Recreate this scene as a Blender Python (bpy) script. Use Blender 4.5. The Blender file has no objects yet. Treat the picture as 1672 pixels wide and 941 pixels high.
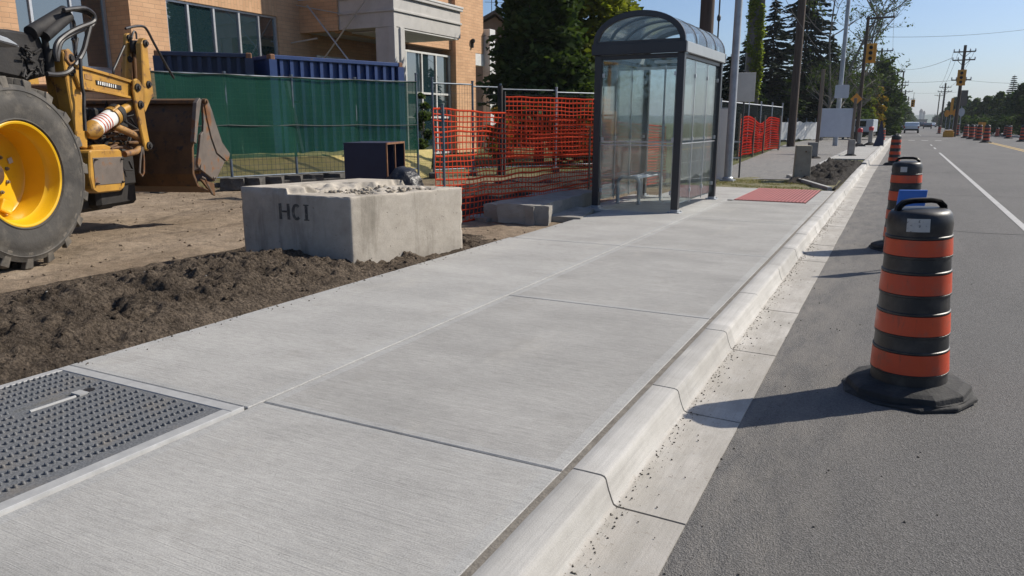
import bpy, bmesh, math, random
import numpy as np
from mathutils import Vector, Matrix, noise
R = math.radians
random.seed(7)
rng = np.random.default_rng(11)
scn = bpy.context.scene
COL = scn.collection

# ------------------------------------------------------------------ survey helpers (metres, road runs along +Y)
EYE = np.array([0, 0, 1.38]); FL = 1207.0
PITCH = math.atan(270.5 / FL)
_fw = np.array([0, math.cos(PITCH), -math.sin(PITCH)]); _up = np.array([0, math.sin(PITCH), math.cos(PITCH)])
def _r0(px, py): return _fw + np.array([1., 0, 0]) * (px - 836) / FL + _up * (470.5 - py) / FL
_v = _r0(1478, 200); YAW = math.atan2(_v[0], _v[1])
_c, _s = math.cos(YAW), math.sin(YAW)
ROT = np.array([[_c, -_s, 0], [_s, _c, 0], [0, 0, 1]])
def ray(px, py): return ROT @ _r0(px, py)
def G(px, py, z=0.0):
    r = ray(px, py); return EYE + r * ((z - EYE[2]) / r[2])
HEAD = ROT @ np.array([0, 1., 0]); RIGHT = ROT @ np.array([1., 0, 0])
def at(px, d, z=0.0):
    """ground point on bearing px (read at eye level) d metres ahead"""
    r = ray(px, 200); p = r * (d / (r @ HEAD)); return (float(p[0]), float(p[1]), z)
def zat(px, py, d):
    r = ray(px, py); return float(EYE[2] + r[2] * d / (r @ HEAD))

# ------------------------------------------------------------------ mesh builder
class MB:
    def __init__(self): self.v = []; self.f = []; self.m = []; self.ch = []
    def add(self, vs, fs, mi=0):
        o = len(self.v); self.ch.append((o, len(self.f))); self.v += [tuple(map(float, p)) for p in vs]
        self.f += [tuple(i + o for i in f) for f in fs]; self.m += [mi] * len(fs); return self
    def box(self, c, s, rz=0, mi=0, tilt=None):
        hx, hy, hz = s[0] / 2, s[1] / 2, s[2] / 2
        vs = [Vector((x, y, z)) for z in (-hz, hz) for y in (-hy, hy) for x in (-hx, hx)]
        M = Matrix.Rotation(rz, 3, 'Z')
        if tilt: M = M @ Matrix.Rotation(tilt[0], 3, 'X') @ Matrix.Rotation(tilt[1], 3, 'Y')
        vs = [M @ v + Vector(c) for v in vs]
        return self.add(vs, [(0, 2, 3, 1), (4, 5, 7, 6), (0, 1, 5, 4), (2, 6, 7, 3), (0, 4, 6, 2), (1, 3, 7, 5)], mi)
    def bx(self, x0, x1, y0, y1, z0, z1, mi=0):
        return self.box(((x0 + x1) / 2, (y0 + y1) / 2, (z0 + z1) / 2), (abs(x1 - x0), abs(y1 - y0), abs(z1 - z0)), 0, mi)
    def bar(self, a, b, w, t=None, mi=0):
        """square bar from a to b"""
        return self.tube([a, b], w / 2 * 1.414, 4, mi, cap=True, t=t)
    def tube(self, pts, r, n=8, mi=0, cap=True, closed=False, t=None):
        pts = [Vector(p) for p in pts]; k = len(pts)
        rs = r if isinstance(r, (list, tuple)) else [r] * k
        vs = []; prev = None
        for i, p in enumerate(pts):
            if i == 0: d = pts[1] - p
            elif i == k - 1: d = p - pts[i - 1]
            else: d = pts[i + 1] - pts[i - 1]
            if d.length < 1e-9: d = Vector((0, 0, 1))
            d.normalize()
            if prev is None:
                a = Vector((0, 0, 1)) if abs(d.z) < .9 else Vector((1, 0, 0))
                x = d.cross(a).normalized()
            else:
                x = prev - d * prev.dot(d)
                if x.length < 1e-6: x = d.orthogonal()
                x.normalize()
            prev = x; y = d.cross(x)
            for j in range(n):
                an = 2 * math.pi * (j + (.5 if n == 4 else 0)) / n
                vs.append(p + (x * math.cos(an) + y * math.sin(an)) * rs[i])
        fs = []
        for i in range(k - 1):
            for j in range(n):
                fs.append((i * n + j, i * n + (j + 1) % n, (i + 1) * n + (j + 1) % n, (i + 1) * n + j))
        if cap: fs += [tuple(range(n - 1, -1, -1)), tuple((k - 1) * n + j for j in range(n))]
        return self.add(vs, fs, mi)
    def lathe(self, prof, n=32, c=(0, 0, 0), axis='Z', mi=0, close=False, cap=True):
        """prof: list of (r, h)"""
        vs = []; k = len(prof)
        for (r, h) in prof:
            for j in range(n):
                a = 2 * math.pi * j / n
                x, y = r * math.cos(a), r * math.sin(a)
                p = {'Z': (x, y, h), 'X': (h, x, y), 'Y': (x, h, y)}[axis]
                vs.append((p[0] + c[0], p[1] + c[1], p[2] + c[2]))
        fs = []
        for i in range(k - 1 + (1 if close else 0)):
            i2 = (i + 1) % k
            for j in range(n):
                fs.append((i * n + j, i * n + (j + 1) % n, i2 * n + (j + 1) % n, i2 * n + j))
        if not close and cap:
            if prof[0][0] > 1e-6: fs.append(tuple(range(n - 1, -1, -1)))
            if prof[-1][0] > 1e-6: fs.append(tuple((k - 1) * n + j for j in range(n)))
        return self.add(vs, fs, mi)
    def plate(self, poly, a, b, mp, mi=0):
        """polygon [(p,q)] extruded between a and b along third axis; mp(p,q,t)->xyz"""
        n = len(poly)
        vs = [mp(p, q, a) for p, q in poly] + [mp(p, q, b) for p, q in poly]
        fs = [tuple(range(n)), tuple(range(2 * n - 1, n - 1, -1))]
        fs += [(i, n + i, n + (i + 1) % n, (i + 1) % n) for i in range(n)]
        return self.add(vs, fs, mi)
    def build(self, name, mat, parent=None, bevel=0, seg=1, smooth=False, shift=None, split=False):
        if split and len(self.ch) > 1:
            out = []
            for i, (o, fo) in enumerate(self.ch):
                o2, f2 = self.ch[i + 1] if i + 1 < len(self.ch) else (len(self.v), len(self.f))
                c = MB(); c.v = self.v[o:o2]; c.f = [tuple(k - o for k in f) for f in self.f[fo:f2]]; c.m = self.m[fo:f2]
                out.append(c.build(name, mat, parent, bevel, seg, smooth, shift))
            return out[0]
        v = self.v
        if shift is not None: v = [(a - shift[0], b - shift[1], c - shift[2]) for a, b, c in v]
        me = bpy.data.meshes.new(name); me.from_pydata(v, [], self.f); 
        mats = mat if isinstance(mat, (list, tuple)) else [mat]
        for m_ in mats: me.materials.append(m_)
        if len(mats) > 1: me.polygons.foreach_set('material_index', self.m)
        bm = bmesh.new(); bm.from_mesh(me)
        bmesh.ops.recalc_face_normals(bm, faces=bm.faces)
        if bevel > 0:
            es = [e for e in bm.edges if len(e.link_faces) == 2 and e.calc_face_angle(0) > .45]
            bmesh.ops.bevel(bm, geom=es, offset=bevel, segments=seg, affect='EDGES', profile=.6, clamp_overlap=True)
        if smooth:
            for f in bm.faces: f.smooth = True
            for e in bm.edges:
                if len(e.link_faces) == 2 and e.calc_face_angle(0) > R(38): e.smooth = False
        bm.to_mesh(me); bm.free(); me.update()
        o = bpy.data.objects.new(name, me); COL.objects.link(o)
        if parent: o.parent = parent
        return o

def npmesh(name, V, F, mat, parent=None, smooth=False, fm=None, loc=None):
    """numpy mesh: V (n,3), F (k,4) or (k,3)"""
    me = bpy.data.meshes.new(name)
    V = np.asarray(V, np.float32); F = np.asarray(F, np.int32)
    me.vertices.add(len(V)); me.vertices.foreach_set('co', V.ravel())
    k, n = F.shape
    me.loops.add(k * n); me.loops.foreach_set('vertex_index', F.ravel())
    me.polygons.add(k); me.polygons.foreach_set('loop_start', np.arange(0, k * n, n, dtype=np.int32))
    if smooth: me.polygons.foreach_set('use_smooth', np.ones(k, bool))
    mats = mat if isinstance(mat, (list, tuple)) else [mat]
    for m_ in mats: me.materials.append(m_)
    if fm is not None: me.polygons.foreach_set('material_index', np.asarray(fm, np.int32))
    me.update(); me.validate()
    o = bpy.data.objects.new(name, me); COL.objects.link(o)
    if parent: o.parent = parent
    if loc is not None: o.location = loc
    return o

def tag(o, label=None, cat=None, group=None, kind=None):
    if label: o['label'] = label
    if cat: o['category'] = cat
    if group: o['group'] = group
    if kind: o['kind'] = kind
    return o
def thing(name, label, cat, loc=(0, 0, 0), rz=0, group=None):
    o = bpy.data.objects.new(name, None); o.empty_display_size = .2
    COL.objects.link(o); o.location = loc; o.rotation_euler = (0, 0, rz)
    return tag(o, label, cat, group)
def dup(root, loc, rz=0, label=None, group=None, scale=None):
    def cp(o, par):
        c = o.copy(); COL.objects.link(c)
        if par: c.parent = par
        for ch in list(o.children): cp(ch, c)
        return c
    r = cp(root, None); r.location = loc; r.rotation_euler = (0, 0, rz)
    if scale: r.scale = scale if isinstance(scale, (tuple, list)) else (scale,) * 3
    if label: r['label'] = label
    if group: r['group'] = group
    return r

# ------------------------------------------------------------------ materials
def new_mat(name):
    m = bpy.data.materials.new(name); m.use_nodes = True; nt = m.node_tree; nt.nodes.clear()
    o = nt.nodes.new('ShaderNodeOutputMaterial'); return m, nt, o
def nd(nt, t, **kw):
    n = nt.nodes.new(t)
    for k, v in kw.items():
        if k in n.inputs: n.inputs[k].default_value = v
        else: setattr(n, k, v)
    return n
def tex_noise(nt, vec, scale, detail=4, rough=.6, dist=0):
    n = nd(nt, 'ShaderNodeTexNoise'); n.inputs['Scale'].default_value = scale; n.inputs['Detail'].default_value = detail
    n.inputs['Roughness'].default_value = rough; n.inputs['Distortion'].default_value = dist
    nt.links.new(vec, n.inputs['Vector']); return n.outputs['Fac']
def ramp(nt, fac, stops):
    r = nd(nt, 'ShaderNodeValToRGB'); cr = r.color_ramp
    while len(cr.elements) < len(stops): cr.elements.new(.5)
    for e, (p, c) in zip(cr.elements, stops):
        e.position = p; e.color = (c, c, c, 1) if isinstance(c, (int, float)) else (*c[:3], 1)
    nt.links.new(fac, r.inputs['Fac']); return r.outputs['Color']
def mix(nt, fac, a, b, mode='MIX'):
    n = nd(nt, 'ShaderNodeMix', data_type='RGBA', blend_type=mode)
    for s, val in ((n.inputs[0], fac), (n.inputs[6], a), (n.inputs[7], b)):
        if hasattr(val, 'is_linked'): nt.links.new(val, s)
        elif isinstance(val, (int, float)): s.default_value = val if s.type == 'VALUE' else (val, val, val, 1)
        else: s.default_value = (*val[:3], 1)
    return n.outputs[2]
def mth(nt, op, a, b=0):
    n = nd(nt, 'ShaderNodeMath', operation=op)
    for s, val in ((n.inputs[0], a), (n.inputs[1], b)):
        if hasattr(val, 'is_linked'): nt.links.new(val, s)
        else: s.default_value = val
    return n.outputs[0]
def coords(nt, stretch=(1, 1, 1), kind='Object'):
    tc = nd(nt, 'ShaderNodeTexCoord'); mp = nd(nt, 'ShaderNodeMapping')
    nt.links.new(tc.outputs[kind], mp.inputs['Vector']); mp.inputs['Scale'].default_value = stretch
    return mp.outputs['Vector']
def pbsdf(nt, out, col, rough=.7, metal=0, spec=.5, bump=None, bdist=.01, bstr=.5):
    b = nd(nt, 'ShaderNodeBsdfPrincipled')
    if hasattr(col, 'is_linked'): nt.links.new(col, b.inputs['Base Color'])
    else: b.inputs['Base Color'].default_value = (*col, 1)
    if hasattr(rough, 'is_linked'): nt.links.new(rough, b.inputs['Roughness'])
    else: b.inputs['Roughness'].default_value = rough
    b.inputs['Metallic'].default_value = metal; b.inputs['Specular IOR Level'].default_value = spec
    if bump is not None:
        bp = nd(nt, 'ShaderNodeBump'); bp.inputs['Strength'].default_value = bstr; bp.inputs['Distance'].default_value = bdist
        nt.links.new(bump, bp.inputs['Height']); nt.links.new(bp.outputs['Normal'], b.inputs['Normal'])
    nt.links.new(b.outputs[0], out.inputs['Surface']); return b
def pm(name, c1, c2=None, rough=.7, scale=4, metal=0, spec=.5, bump=0, bscale=60, stretch=(1, 1, 1), spots=None, spot_scale=8, spot_cut=(.6, .68), detail=5, contrast=(.35, .65), bstretch=None):
    """two-tone weathered surface with optional stain spots and grain bump"""
    m, nt, o = new_mat(name); v = coords(nt, stretch)
    c2 = c2 or tuple(x * .8 for x in c1)
    col = ramp(nt, tex_noise(nt, v, scale, detail), [(contrast[0], c1), (contrast[1], c2)])
    v2 = coords(nt)
    if spots is not None:
        f = ramp(nt, tex_noise(nt, v2, spot_scale, 7, .65), [(spot_cut[0], 0.), (spot_cut[1], 1.)])
        col = mix(nt, f, col, spots)
    bn = None
    if bump: bn = tex_noise(nt, coords(nt, bstretch) if bstretch else v2, bscale, 4, .6)
    pbsdf(nt, o, col, rough, metal, spec, bn, max(bump, 1e-4), 1.0 if bump else 0)
    return m

M = {}
# broom-finished concrete: streaks run across the walk
def concrete_mat(name, c1, c2, streak=1.0, rz=0):
    m, nt, o = new_mat(name); v = coords(nt)
    blotch = tex_noise(nt, v, 1.1, 6, .62)
    col = ramp(nt, blotch, [(.28, c2), (.62, c1), (.8, tuple(min(1, x * 1.08) for x in c1))])
    wide = tex_noise(nt, coords(nt, (.8, 1.9, 1)), 1.0, 7, .7)
    col = mix(nt, .8, col, ramp(nt, wide, [(.3, .82), (.62, 1.04)]), 'MULTIPLY')
    grain = tex_noise(nt, v, 150, 4, .8)
    col = mix(nt, .6, col, ramp(nt, grain, [(.36, .55), (.6, 1.12)]), 'MULTIPLY')
    mid = tex_noise(nt, coords(nt, (14, 45, 14)), 1.0, 4, .7)
    col = mix(nt, .5, col, ramp(nt, mid, [(.32, .74), (.6, 1.04)]), 'MULTIPLY')
    sp_ = tex_noise(nt, v, 2.1, 8, .72); col = mix(nt, ramp(nt, sp_, [(.57, 0.), (.72, .42)]), col, (.235, .22, .195))
    du = tex_noise(nt, coords(nt, (1.3, .5, 1)), 1.7, 6, .7); col = mix(nt, ramp(nt, du, [(.58, 0.), (.74, .3)]), col, (.46, .43, .375))
    pits = ramp(nt, tex_noise(nt, v, 55, 2, .5), [(.26, .55), (.31, 1.)])
    col = mix(nt, .55, col, pits, 'MULTIPLY')
    bn = grain
    if streak:
        st = tex_noise(nt, coords(nt, (4.5, 75, 1)), 1.0, 7, .78, .8)
        st2 = tex_noise(nt, coords(nt, (.9, 300, 1)), 1.0, 3, .6)
        ss = mth(nt, 'MULTIPLY', st, st2)
        col = mix(nt, .6 * streak, col, ramp(nt, ss, [(.10, .60), (.25, 1.0), (.5, 1.08)]), 'MULTIPLY')
        bn = mth(nt, 'ADD', mth(nt, 'MULTIPLY', ss, 1.6), mth(nt, 'MULTIPLY', grain, .35))
    pbsdf(nt, o, col, .92, 0, .25, bn, .0035 if streak else .0022, .9)
    return m
M['walk'] = concrete_mat('broomed_concrete', (.425, .415, .39), (.352, .344, .325))
M['walk_dark'] = concrete_mat('broomed_concrete_dark', (.385, .375, .352), (.318, .31, .292))
M['groove_fill'] = pm('groove_dirt', (.20, .18, .15), (.13, .115, .095), .95, 14, bump=.006, bscale=70)
M['walk_edge'] = concrete_mat('tooled_concrete', (.415, .41, .392), (.35, .345, .33), .3)
def kerb_mat():
    m, nt, o = new_mat('kerb_concrete'); v = coords(nt)
    blotch = tex_noise(nt, v, 2.2, 6, .65)
    col = ramp(nt, blotch, [(.3, (.40, .385, .355)), (.6, (.50, .485, .455)), (.8, (.56, .55, .52))])
    sep = nd(nt, 'ShaderNodeSeparateXYZ'); nt.links.new(v, sep.inputs[0])
    seg = mth(nt, 'FLOOR', mth(nt, 'DIVIDE', mth(nt, 'SUBTRACT', sep.outputs['Y'], 2.6), 1.25))
    wn = nd(nt, 'ShaderNodeTexWhiteNoise', noise_dimensions='1D'); nt.links.new(seg, wn.inputs['W'])
    col = mix(nt, 1, col, ramp(nt, wn.outputs['Value'], [(0, .84), (1, 1.04)]), 'MULTIPLY')
    st = tex_noise(nt, coords(nt, (90, 1.2, 30)), 1, 4, .7)
    col = mix(nt, .5, col, ramp(nt, st, [(.3, .72), (.55, 1.)]), 'MULTIPLY')
    # rusty wash and grit left by runoff where face meets gutter (stain, follows the gutter line)
    zz = mth(nt, 'ADD', sep.outputs['Z'], mth(nt, 'MULTIPLY', tex_noise(nt, v, 9, 4), .05))
    stain = ramp(nt, zz, [(0, 0.), (1, 0.)])
    n = stain.node; n.color_ramp.elements[0].position = 0
    mr = nd(nt, 'ShaderNodeMapRange'); mr.inputs['From Min'].default_value = -.10; mr.inputs['From Max'].default_value = -.085
    mr.inputs['To Min'].default_value = .22; mr.inputs['To Max'].default_value = 0; nt.links.new(zz, mr.inputs['Value'])
    col = mix(nt, mr.outputs[0], col, (.40, .33, .25))
    grit = ramp(nt, tex_noise(nt, v, 45, 5, .7), [(.60, 0.), (.68, 1.)])
    lowm = nd(nt, 'ShaderNodeMapRange'); lowm.inputs['From Min'].default_value = -.118; lowm.inputs['From Max'].default_value = -.109
    lowm.inputs['To Min'].default_value = .7; lowm.inputs['To Max'].default_value = 0; nt.links.new(sep.outputs['Z'], lowm.inputs['Value'])
    col = mix(nt, mth(nt, 'MULTIPLY', grit, lowm.outputs[0]), col, (.17, .14, .11))
    gm = nd(nt, 'ShaderNodeMapRange'); gm.inputs['From Min'].default_value = -.1225; gm.inputs['From Max'].default_value = -.118; gm.inputs['To Min'].default_value = .8; gm.inputs['To Max'].default_value = 0; nt.links.new(sep.outputs['Z'], gm.inputs['Value'])
    gs = ramp(nt, tex_noise(nt, coords(nt, (3, 1, 1)), 2.6, 8, .72), [(.36, 0.), (.62, 1.)])
    col = mix(nt, mth(nt, 'MULTIPLY', gs, gm.outputs[0]), col, (.31, .29, .255))
    g = tex_noise(nt, v, 160, 3, .7)
    col = mix(nt, .3, col, ramp(nt, g, [(.3, .6), (.65, 1.)]), 'MULTIPLY')
    pbsdf(nt, o, col, .85, 0, .3, mth(nt, 'ADD', g, st), .002, .8); return m
M['kerb'] = kerb_mat()
def asphalt_mat(name, c, lo):
    m, nt, o = new_mat(name); v = coords(nt)
    big = tex_noise(nt, coords(nt, (1, .3, 1)), .8, 8, .68)
    col = ramp(nt, big, [(.3, lo), (.7, c)])
    vo = nd(nt, 'ShaderNodeTexVoronoi'); vo.inputs['Scale'].default_value = 140; nt.links.new(v, vo.inputs['Vector'])
    agg = ramp(nt, vo.outputs['Color'], [(0.2, .55), (.9, 1.45)])
    col = mix(nt, .55, col, agg, 'MULTIPLY')
    f = tex_noise(nt, v, 230, 3, .75)
    col = mix(nt, .7, col, ramp(nt, f, [(.36, .35), (.6, 1.25)]), 'MULTIPLY')
    # hairline sealed cracks
    w = nd(nt, 'ShaderNodeTexVoronoi', feature='DISTANCE_TO_EDGE'); w.inputs['Scale'].default_value = .16
    dv = nd(nt, 'ShaderNodeVectorMath', operation='ADD'); nz = nd(nt, 'ShaderNodeTexNoise'); nz.inputs['Scale'].default_value = 1.2; nz.inputs['Detail'].default_value = 6
    nt.links.new(v, nz.inputs['Vector']); nt.links.new(v, dv.inputs[0]); nt.links.new(nz.outputs['Color'], dv.inputs[1]); nt.links.new(dv.outputs[0], w.inputs['Vector'])
    sx_ = nd(nt, 'ShaderNodeSeparateXYZ'); nt.links.new(v, sx_.inputs[0])
    dr = nd(nt, 'ShaderNodeMapRange'); dr.inputs['From Min'].default_value = -.62; dr.inputs['From Max'].default_value = .25; dr.inputs['To Min'].default_value = .55; dr.inputs['To Max'].default_value = 0; nt.links.new(sx_.outputs['X'], dr.inputs['Value'])
    col = mix(nt, mth(nt, 'MULTIPLY', dr.outputs[0], ramp(nt, tex_noise(nt, coords(nt, (3, .8, 1)), 2.2, 8, .72), [(.38, 0.), (.66, 1.)])), col, (.27, .245, .21))
    oil = ramp(nt, tex_noise(nt, coords(nt, (1.2, .35, 1)), 1.1, 7, .7), [(.6, 0.), (.78, .45)]); col = mix(nt, oil, col, (.07, .068, .066))
    pale = ramp(nt, tex_noise(nt, v, 3.3, 7, .7), [(.66, 0.), (.76, .35)])
    col = mix(nt, pale, col, (.24, .235, .22))
    bn = mth(nt, 'ADD', vo.outputs['Distance'], mth(nt, 'MULTIPLY', f, .8))
    pbsdf(nt, o, col, .88, 0, .35, bn, .005, .9); return m
M['asphalt'] = asphalt_mat('asphalt', (.155, .148, .140), (.115, .111, .106))
M['path_asphalt'] = asphalt_mat('path_asphalt', (.20, .196, .19), (.16, .157, .152))
def ground_mat():
    m, nt, o = new_mat('bare_ground'); v = coords(nt)
    n1 = tex_noise(nt, v, .55, 7, .62); n2 = tex_noise(nt, coords(nt, (1, 1.0, 1)), 7, 8, .7)
    col = ramp(nt, n1, [(.3, (.205, .155, .108)), (.52, (.315, .245, .175)), (.72, (.39, .31, .23))])
    col = mix(nt, .75, col, ramp(nt, n2, [(.3, .45), (.6, 1.1)]), 'MULTIPLY')
    fine = tex_noise(nt, v, 70, 5, .75)
    col = mix(nt, .6, col, ramp(nt, fine, [(.3, .4), (.62, 1.15)]), 'MULTIPLY')
    # grass and weeds beyond the work site
    geo = nd(nt, 'ShaderNodeNewGeometry'); sp = nd(nt, 'ShaderNodeSeparateXYZ'); nt.links.new(geo.outputs['Position'], sp.inputs[0])
    far = nd(nt, 'ShaderNodeMapRange'); far.inputs['From Min'].default_value = 16; far.inputs['From Max'].default_value = 24
    nt.links.new(mth(nt, 'ADD', sp.outputs['Y'], mth(nt, 'MULTIPLY', n1, 6)), far.inputs['Value'])
    grass = ramp(nt, n2, [(.3, (.045, .055, .02)), (.55, (.11, .115, .045)), (.75, (.2, .17, .09))])
    col = mix(nt, far.outputs[0], col, grass)
    pbsdf(nt, o, col, .95, 0, .15, mth(nt, 'ADD', n2, mth(nt, 'MULTIPLY', fine, .5)), .035, 1); return m
M['ground'] = ground_mat()
def soil_mat(name, a, b):
    m, nt, o = new_mat(name); v = coords(nt)
    n1 = tex_noise(nt, v, 2.2, 7, .65); n2 = tex_noise(nt, v, 45, 6, .75); n3 = tex_noise(nt, v, 130, 3, .7)
    col = ramp(nt, n1, [(.3, a), (.66, b)])
    col = mix(nt, .85, col, ramp(nt, n2, [(.38, .30), (.58, 1.3)]), 'MULTIPLY')
    vc = nd(nt, 'ShaderNodeTexVoronoi'); vc.inputs['Scale'].default_value = 34; nt.links.new(v, vc.inputs['Vector'])
    n2 = mth(nt, 'SUBTRACT', mth(nt, 'MULTIPLY', n2, 1.3), mth(nt, 'MULTIPLY', vc.outputs['Distance'], .7))
    col = mix(nt, .5, col, ramp(nt, vc.outputs['Color'], [(.2, .65), (.8, 1.3)]), 'MULTIPLY')
    col = mix(nt, ramp(nt, tex_noise(nt, v, 85, 2, .5), [(.70, 0.), (.74, .8)]), col, (.33, .29, .23))
    pbsdf(nt, o, col, .97, 0, .12, mth(nt, 'ADD', n2, mth(nt, 'MULTIPLY', n3, .6)), .03, 1); return m
M['soil'] = soil_mat('dark_soil', (.060, .046, .034), (.185, .145, .108))
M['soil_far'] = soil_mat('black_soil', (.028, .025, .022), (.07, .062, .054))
M['grass'] = pm('dry_grass', (.16, .15, .06), (.23, .19, .11), .95, 6, bump=.02, bscale=90, spots=(.07, .09, .03), spot_scale=10, spot_cut=(.5, .6))
M['paint_white'] = pm('road_paint_white', (.42, .41, .395), (.33, .325, .315), .8, 9, spots=(.2, .2, .2), spot_scale=30, spot_cut=(.6, .7))
M['paint_yellow'] = pm('road_paint_yellow', (.55, .36, .08), (.45, .3, .1), .8, 9, spots=(.2, .19, .17), spot_scale=30, spot_cut=(.6, .7))
M['black'] = pm('black_plastic', (.012, .012, .013), (.022, .021, .021), .46, 5, bump=.0006, bscale=90, spots=(.075, .067, .058), spot_scale=6, spot_cut=(.5, .78), stretch=(1, 1, .5))
M['rubber'] = pm('rubber', (.018, .018, .018), (.032, .031, .03), .85, 7, bump=.004, bscale=50, spots=(.075, .07, .062), spot_scale=9, spot_cut=(.52, .8))
M['orange'] = pm('orange_sheeting', (.60, .072, .018), (.53, .06, .018), .38, 3, spots=(.20, .06, .035), spot_scale=7, spot_cut=(.55, .74), bump=.0006, bscale=320)
def sheeting():
    m, nt, o = new_mat('scuffed_orange'); v = coords(nt)
    col = ramp(nt, tex_noise(nt, v, 3, 5), [(.35, (.60, .072, .018)), (.65, (.50, .056, .018))])
    sc = tex_noise(nt, coords(nt, (26, 26, 3)), 1, 5, .7); col = mix(nt, ramp(nt, sc, [(.58, 0.), (.7, .6)]), col, (.16, .05, .03))
    gr = tex_noise(nt, v, 5.5, 8, .75); col = mix(nt, ramp(nt, gr, [(.52, 0.), (.72, .65)]), col, (.24, .12, .075))
    s2 = tex_noise(nt, coords(nt, (6, 6, 46)), 1, 4, .6); col = mix(nt, ramp(nt, s2, [(.66, 0.), (.7, .7)]), col, (.05, .03, .025))
    pbsdf(nt, o, col, ramp(nt, gr, [(.4, .35), (.7, .7)]), 0, .5, tex_noise(nt, v, 320, 3), .0006, .8); return m
M['orange'] = sheeting()
M['orange_far'] = pm('faded_orange', (.62, .13, .03), (.52, .08, .02), .5, 6)
M['amber'] = pm('amber_sheeting', (.75, .33, .03), (.6, .22, .02), .45, 6)
M['sticker'] = pm('paper_sticker', (.5, .49, .46), (.4, .39, .37), .5, 12, spots=(.14, .14, .14), spot_scale=60, spot_cut=(.6, .64))
M['blue'] = pm('blue_panel', (.02, .13, .48), (.03, .15, .52), .45, 6)
M['tyre'] = pm('dusty_tyre', (.042, .039, .035), (.068, .062, .054), .8, 3, bump=.004, bscale=26, spots=(.13, .115, .095), spot_scale=5, spot_cut=(.5, .75))
M['tread'] = pm('tread_rubber', (.06, .055, .048), (.15, .132, .108), .9, 6, bump=.004, bscale=40)
M['rim'] = pm('wheel_yellow', (.72, .42, .012), (.66, .37, .012), .3, 3, spots=(.3, .17, .03), spot_scale=5, spot_cut=(.64, .85), bump=.0006, bscale=120)
M['cat'] = pm('worn_yellow', (.46, .245, .034), (.34, .175, .03), .5, 4, spots=(.10, .05, .025), spot_scale=7, spot_cut=(.56, .66), bump=.001, bscale=60)
M['cat_rust'] = pm('rusty_yellow', (.36, .19, .05), (.16, .075, .035), .7, 5, spots=(.06, .04, .03), spot_scale=14, spot_cut=(.55, .66), bump=.003, bscale=60)
M['steel'] = pm('bare_steel', (.12, .098, .082), (.18, .15, .125), .55, 4, metal=.2, spots=(.20, .09, .035), spot_scale=4, spot_cut=(.54, .62), bump=.001, bscale=70)
M['rust'] = pm('rusty_plate', (.078, .038, .014), (.13, .062, .022), .75, 5, spots=(.035, .025, .02), spot_scale=9, spot_cut=(.55, .65), bump=.003, bscale=50)
M['dark'] = pm('greasy_black', (.010, .009, .009), (.022, .019, .017), .75, 8, bump=.003, bscale=40)
M['hose'] = pm('hose_rubber', (.015, .014, .014), (.04, .036, .034), .4, 10)
M['chrome'] = pm('chrome_rod', (.55, .53, .5), (.4, .37, .33), .25, 9, metal=.7, spots=(.25, .15, .07), spot_scale=9, spot_cut=(.6, .66))
M['decal_white'] = pm('decal_white', (.75, .74, .7), (.6, .59, .56), .5, 8)
M['decal_red'] = pm('decal_red', (.45, .09, .05), (.38, .08, .05), .5, 8)
M['block'] = pm('cast_concrete', (.48, .43, .36), (.33, .295, .24), .95, 3.0, stretch=(1.3, 1.3, .38), contrast=(.4, .72), bump=.0016, bscale=70, spots=(.20, .175, .14), spot_scale=3.2, spot_cut=(.62, .85), spec=.2)
def block_mat():
    m, nt, o = new_mat('cast_concrete'); v = coords(nt)
    col = ramp(nt, tex_noise(nt, v, 3.0, 7, .65), [(.3, (.36, .32, .265)), (.55, (.46, .415, .35)), (.75, (.50, .455, .39))])
    st = tex_noise(nt, coords(nt, (4.2, 4.2, .55)), 1.0, 6, .65)
    col = mix(nt, ramp(nt, st, [(.52, 0.), (.66, .75)]), col, (.23, .205, .165))
    low = tex_noise(nt, v, 9, 6, .7); col = mix(nt, .5, col, ramp(nt, low, [(.3, .75), (.6, 1.05)]), 'MULTIPLY')
    vo = nd(nt, 'ShaderNodeTexVoronoi'); vo.inputs['Scale'].default_value = 19; nt.links.new(v, vo.inputs['Vector'])
    pit = ramp(nt, vo.outputs['Distance'], [(.07, 1.), (.13, 0.)]); keep = ramp(nt, tex_noise(nt, v, 4, 3), [(.5, 0.), (.56, 1.)])
    pit = mth(nt, 'MULTIPLY', pit, keep); col = mix(nt, mth(nt, 'MULTIPLY', pit, .75), col, (.10, .09, .075))
    g = tex_noise(nt, v, 120, 4, .7); col = mix(nt, .4, col, ramp(nt, g, [(.35, .7), (.6, 1.08)]), 'MULTIPLY')
    pbsdf(nt, o, col, .95, 0, .2, mth(nt, 'SUBTRACT', mth(nt, 'ADD', mth(nt, 'MULTIPLY', g, .3), low), mth(nt, 'MULTIPLY', pit, 1.5)), .004, .9); return m
M['block'] = block_mat()
M['rubble'] = pm('broken_concrete', (.38, .34, .28), (.22, .19, .15), .98, 9, bump=.02, bscale=35, spec=.2)
M['stencil'] = pm('stencil_paint', (.055, .052, .05), (.12, .11, .095), .9, 9, spots=(.28, .25, .21), spot_scale=26, spot_cut=(.55, .66))
M['slab'] = pm('old_slab', (.30, .285, .255), (.23, .215, .19), .95, 4, bump=.006, bscale=45, spots=(.1, .09, .075), spot_scale=7, spot_cut=(.6, .75))
M['frame'] = pm('charcoal_frame', (.022, .023, .027), (.03, .031, .035), .38, 3, bump=.0002, bscale=200)
M['bollard'] = pm('bollard_concrete', (.36, .32, .24), (.27, .24, .18), .95, 5, bump=.004, bscale=50, spots=(.14, .12, .09), spot_scale=8, spot_cut=(.6, .75))
M['fascia'] = pm('grey_fascia', (.30, .32, .325), (.27, .29, .295), .4, 3)
M['alu'] = pm('aluminium', (.55, .56, .57), (.46, .47, .48), .38, 6, metal=.6)
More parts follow.
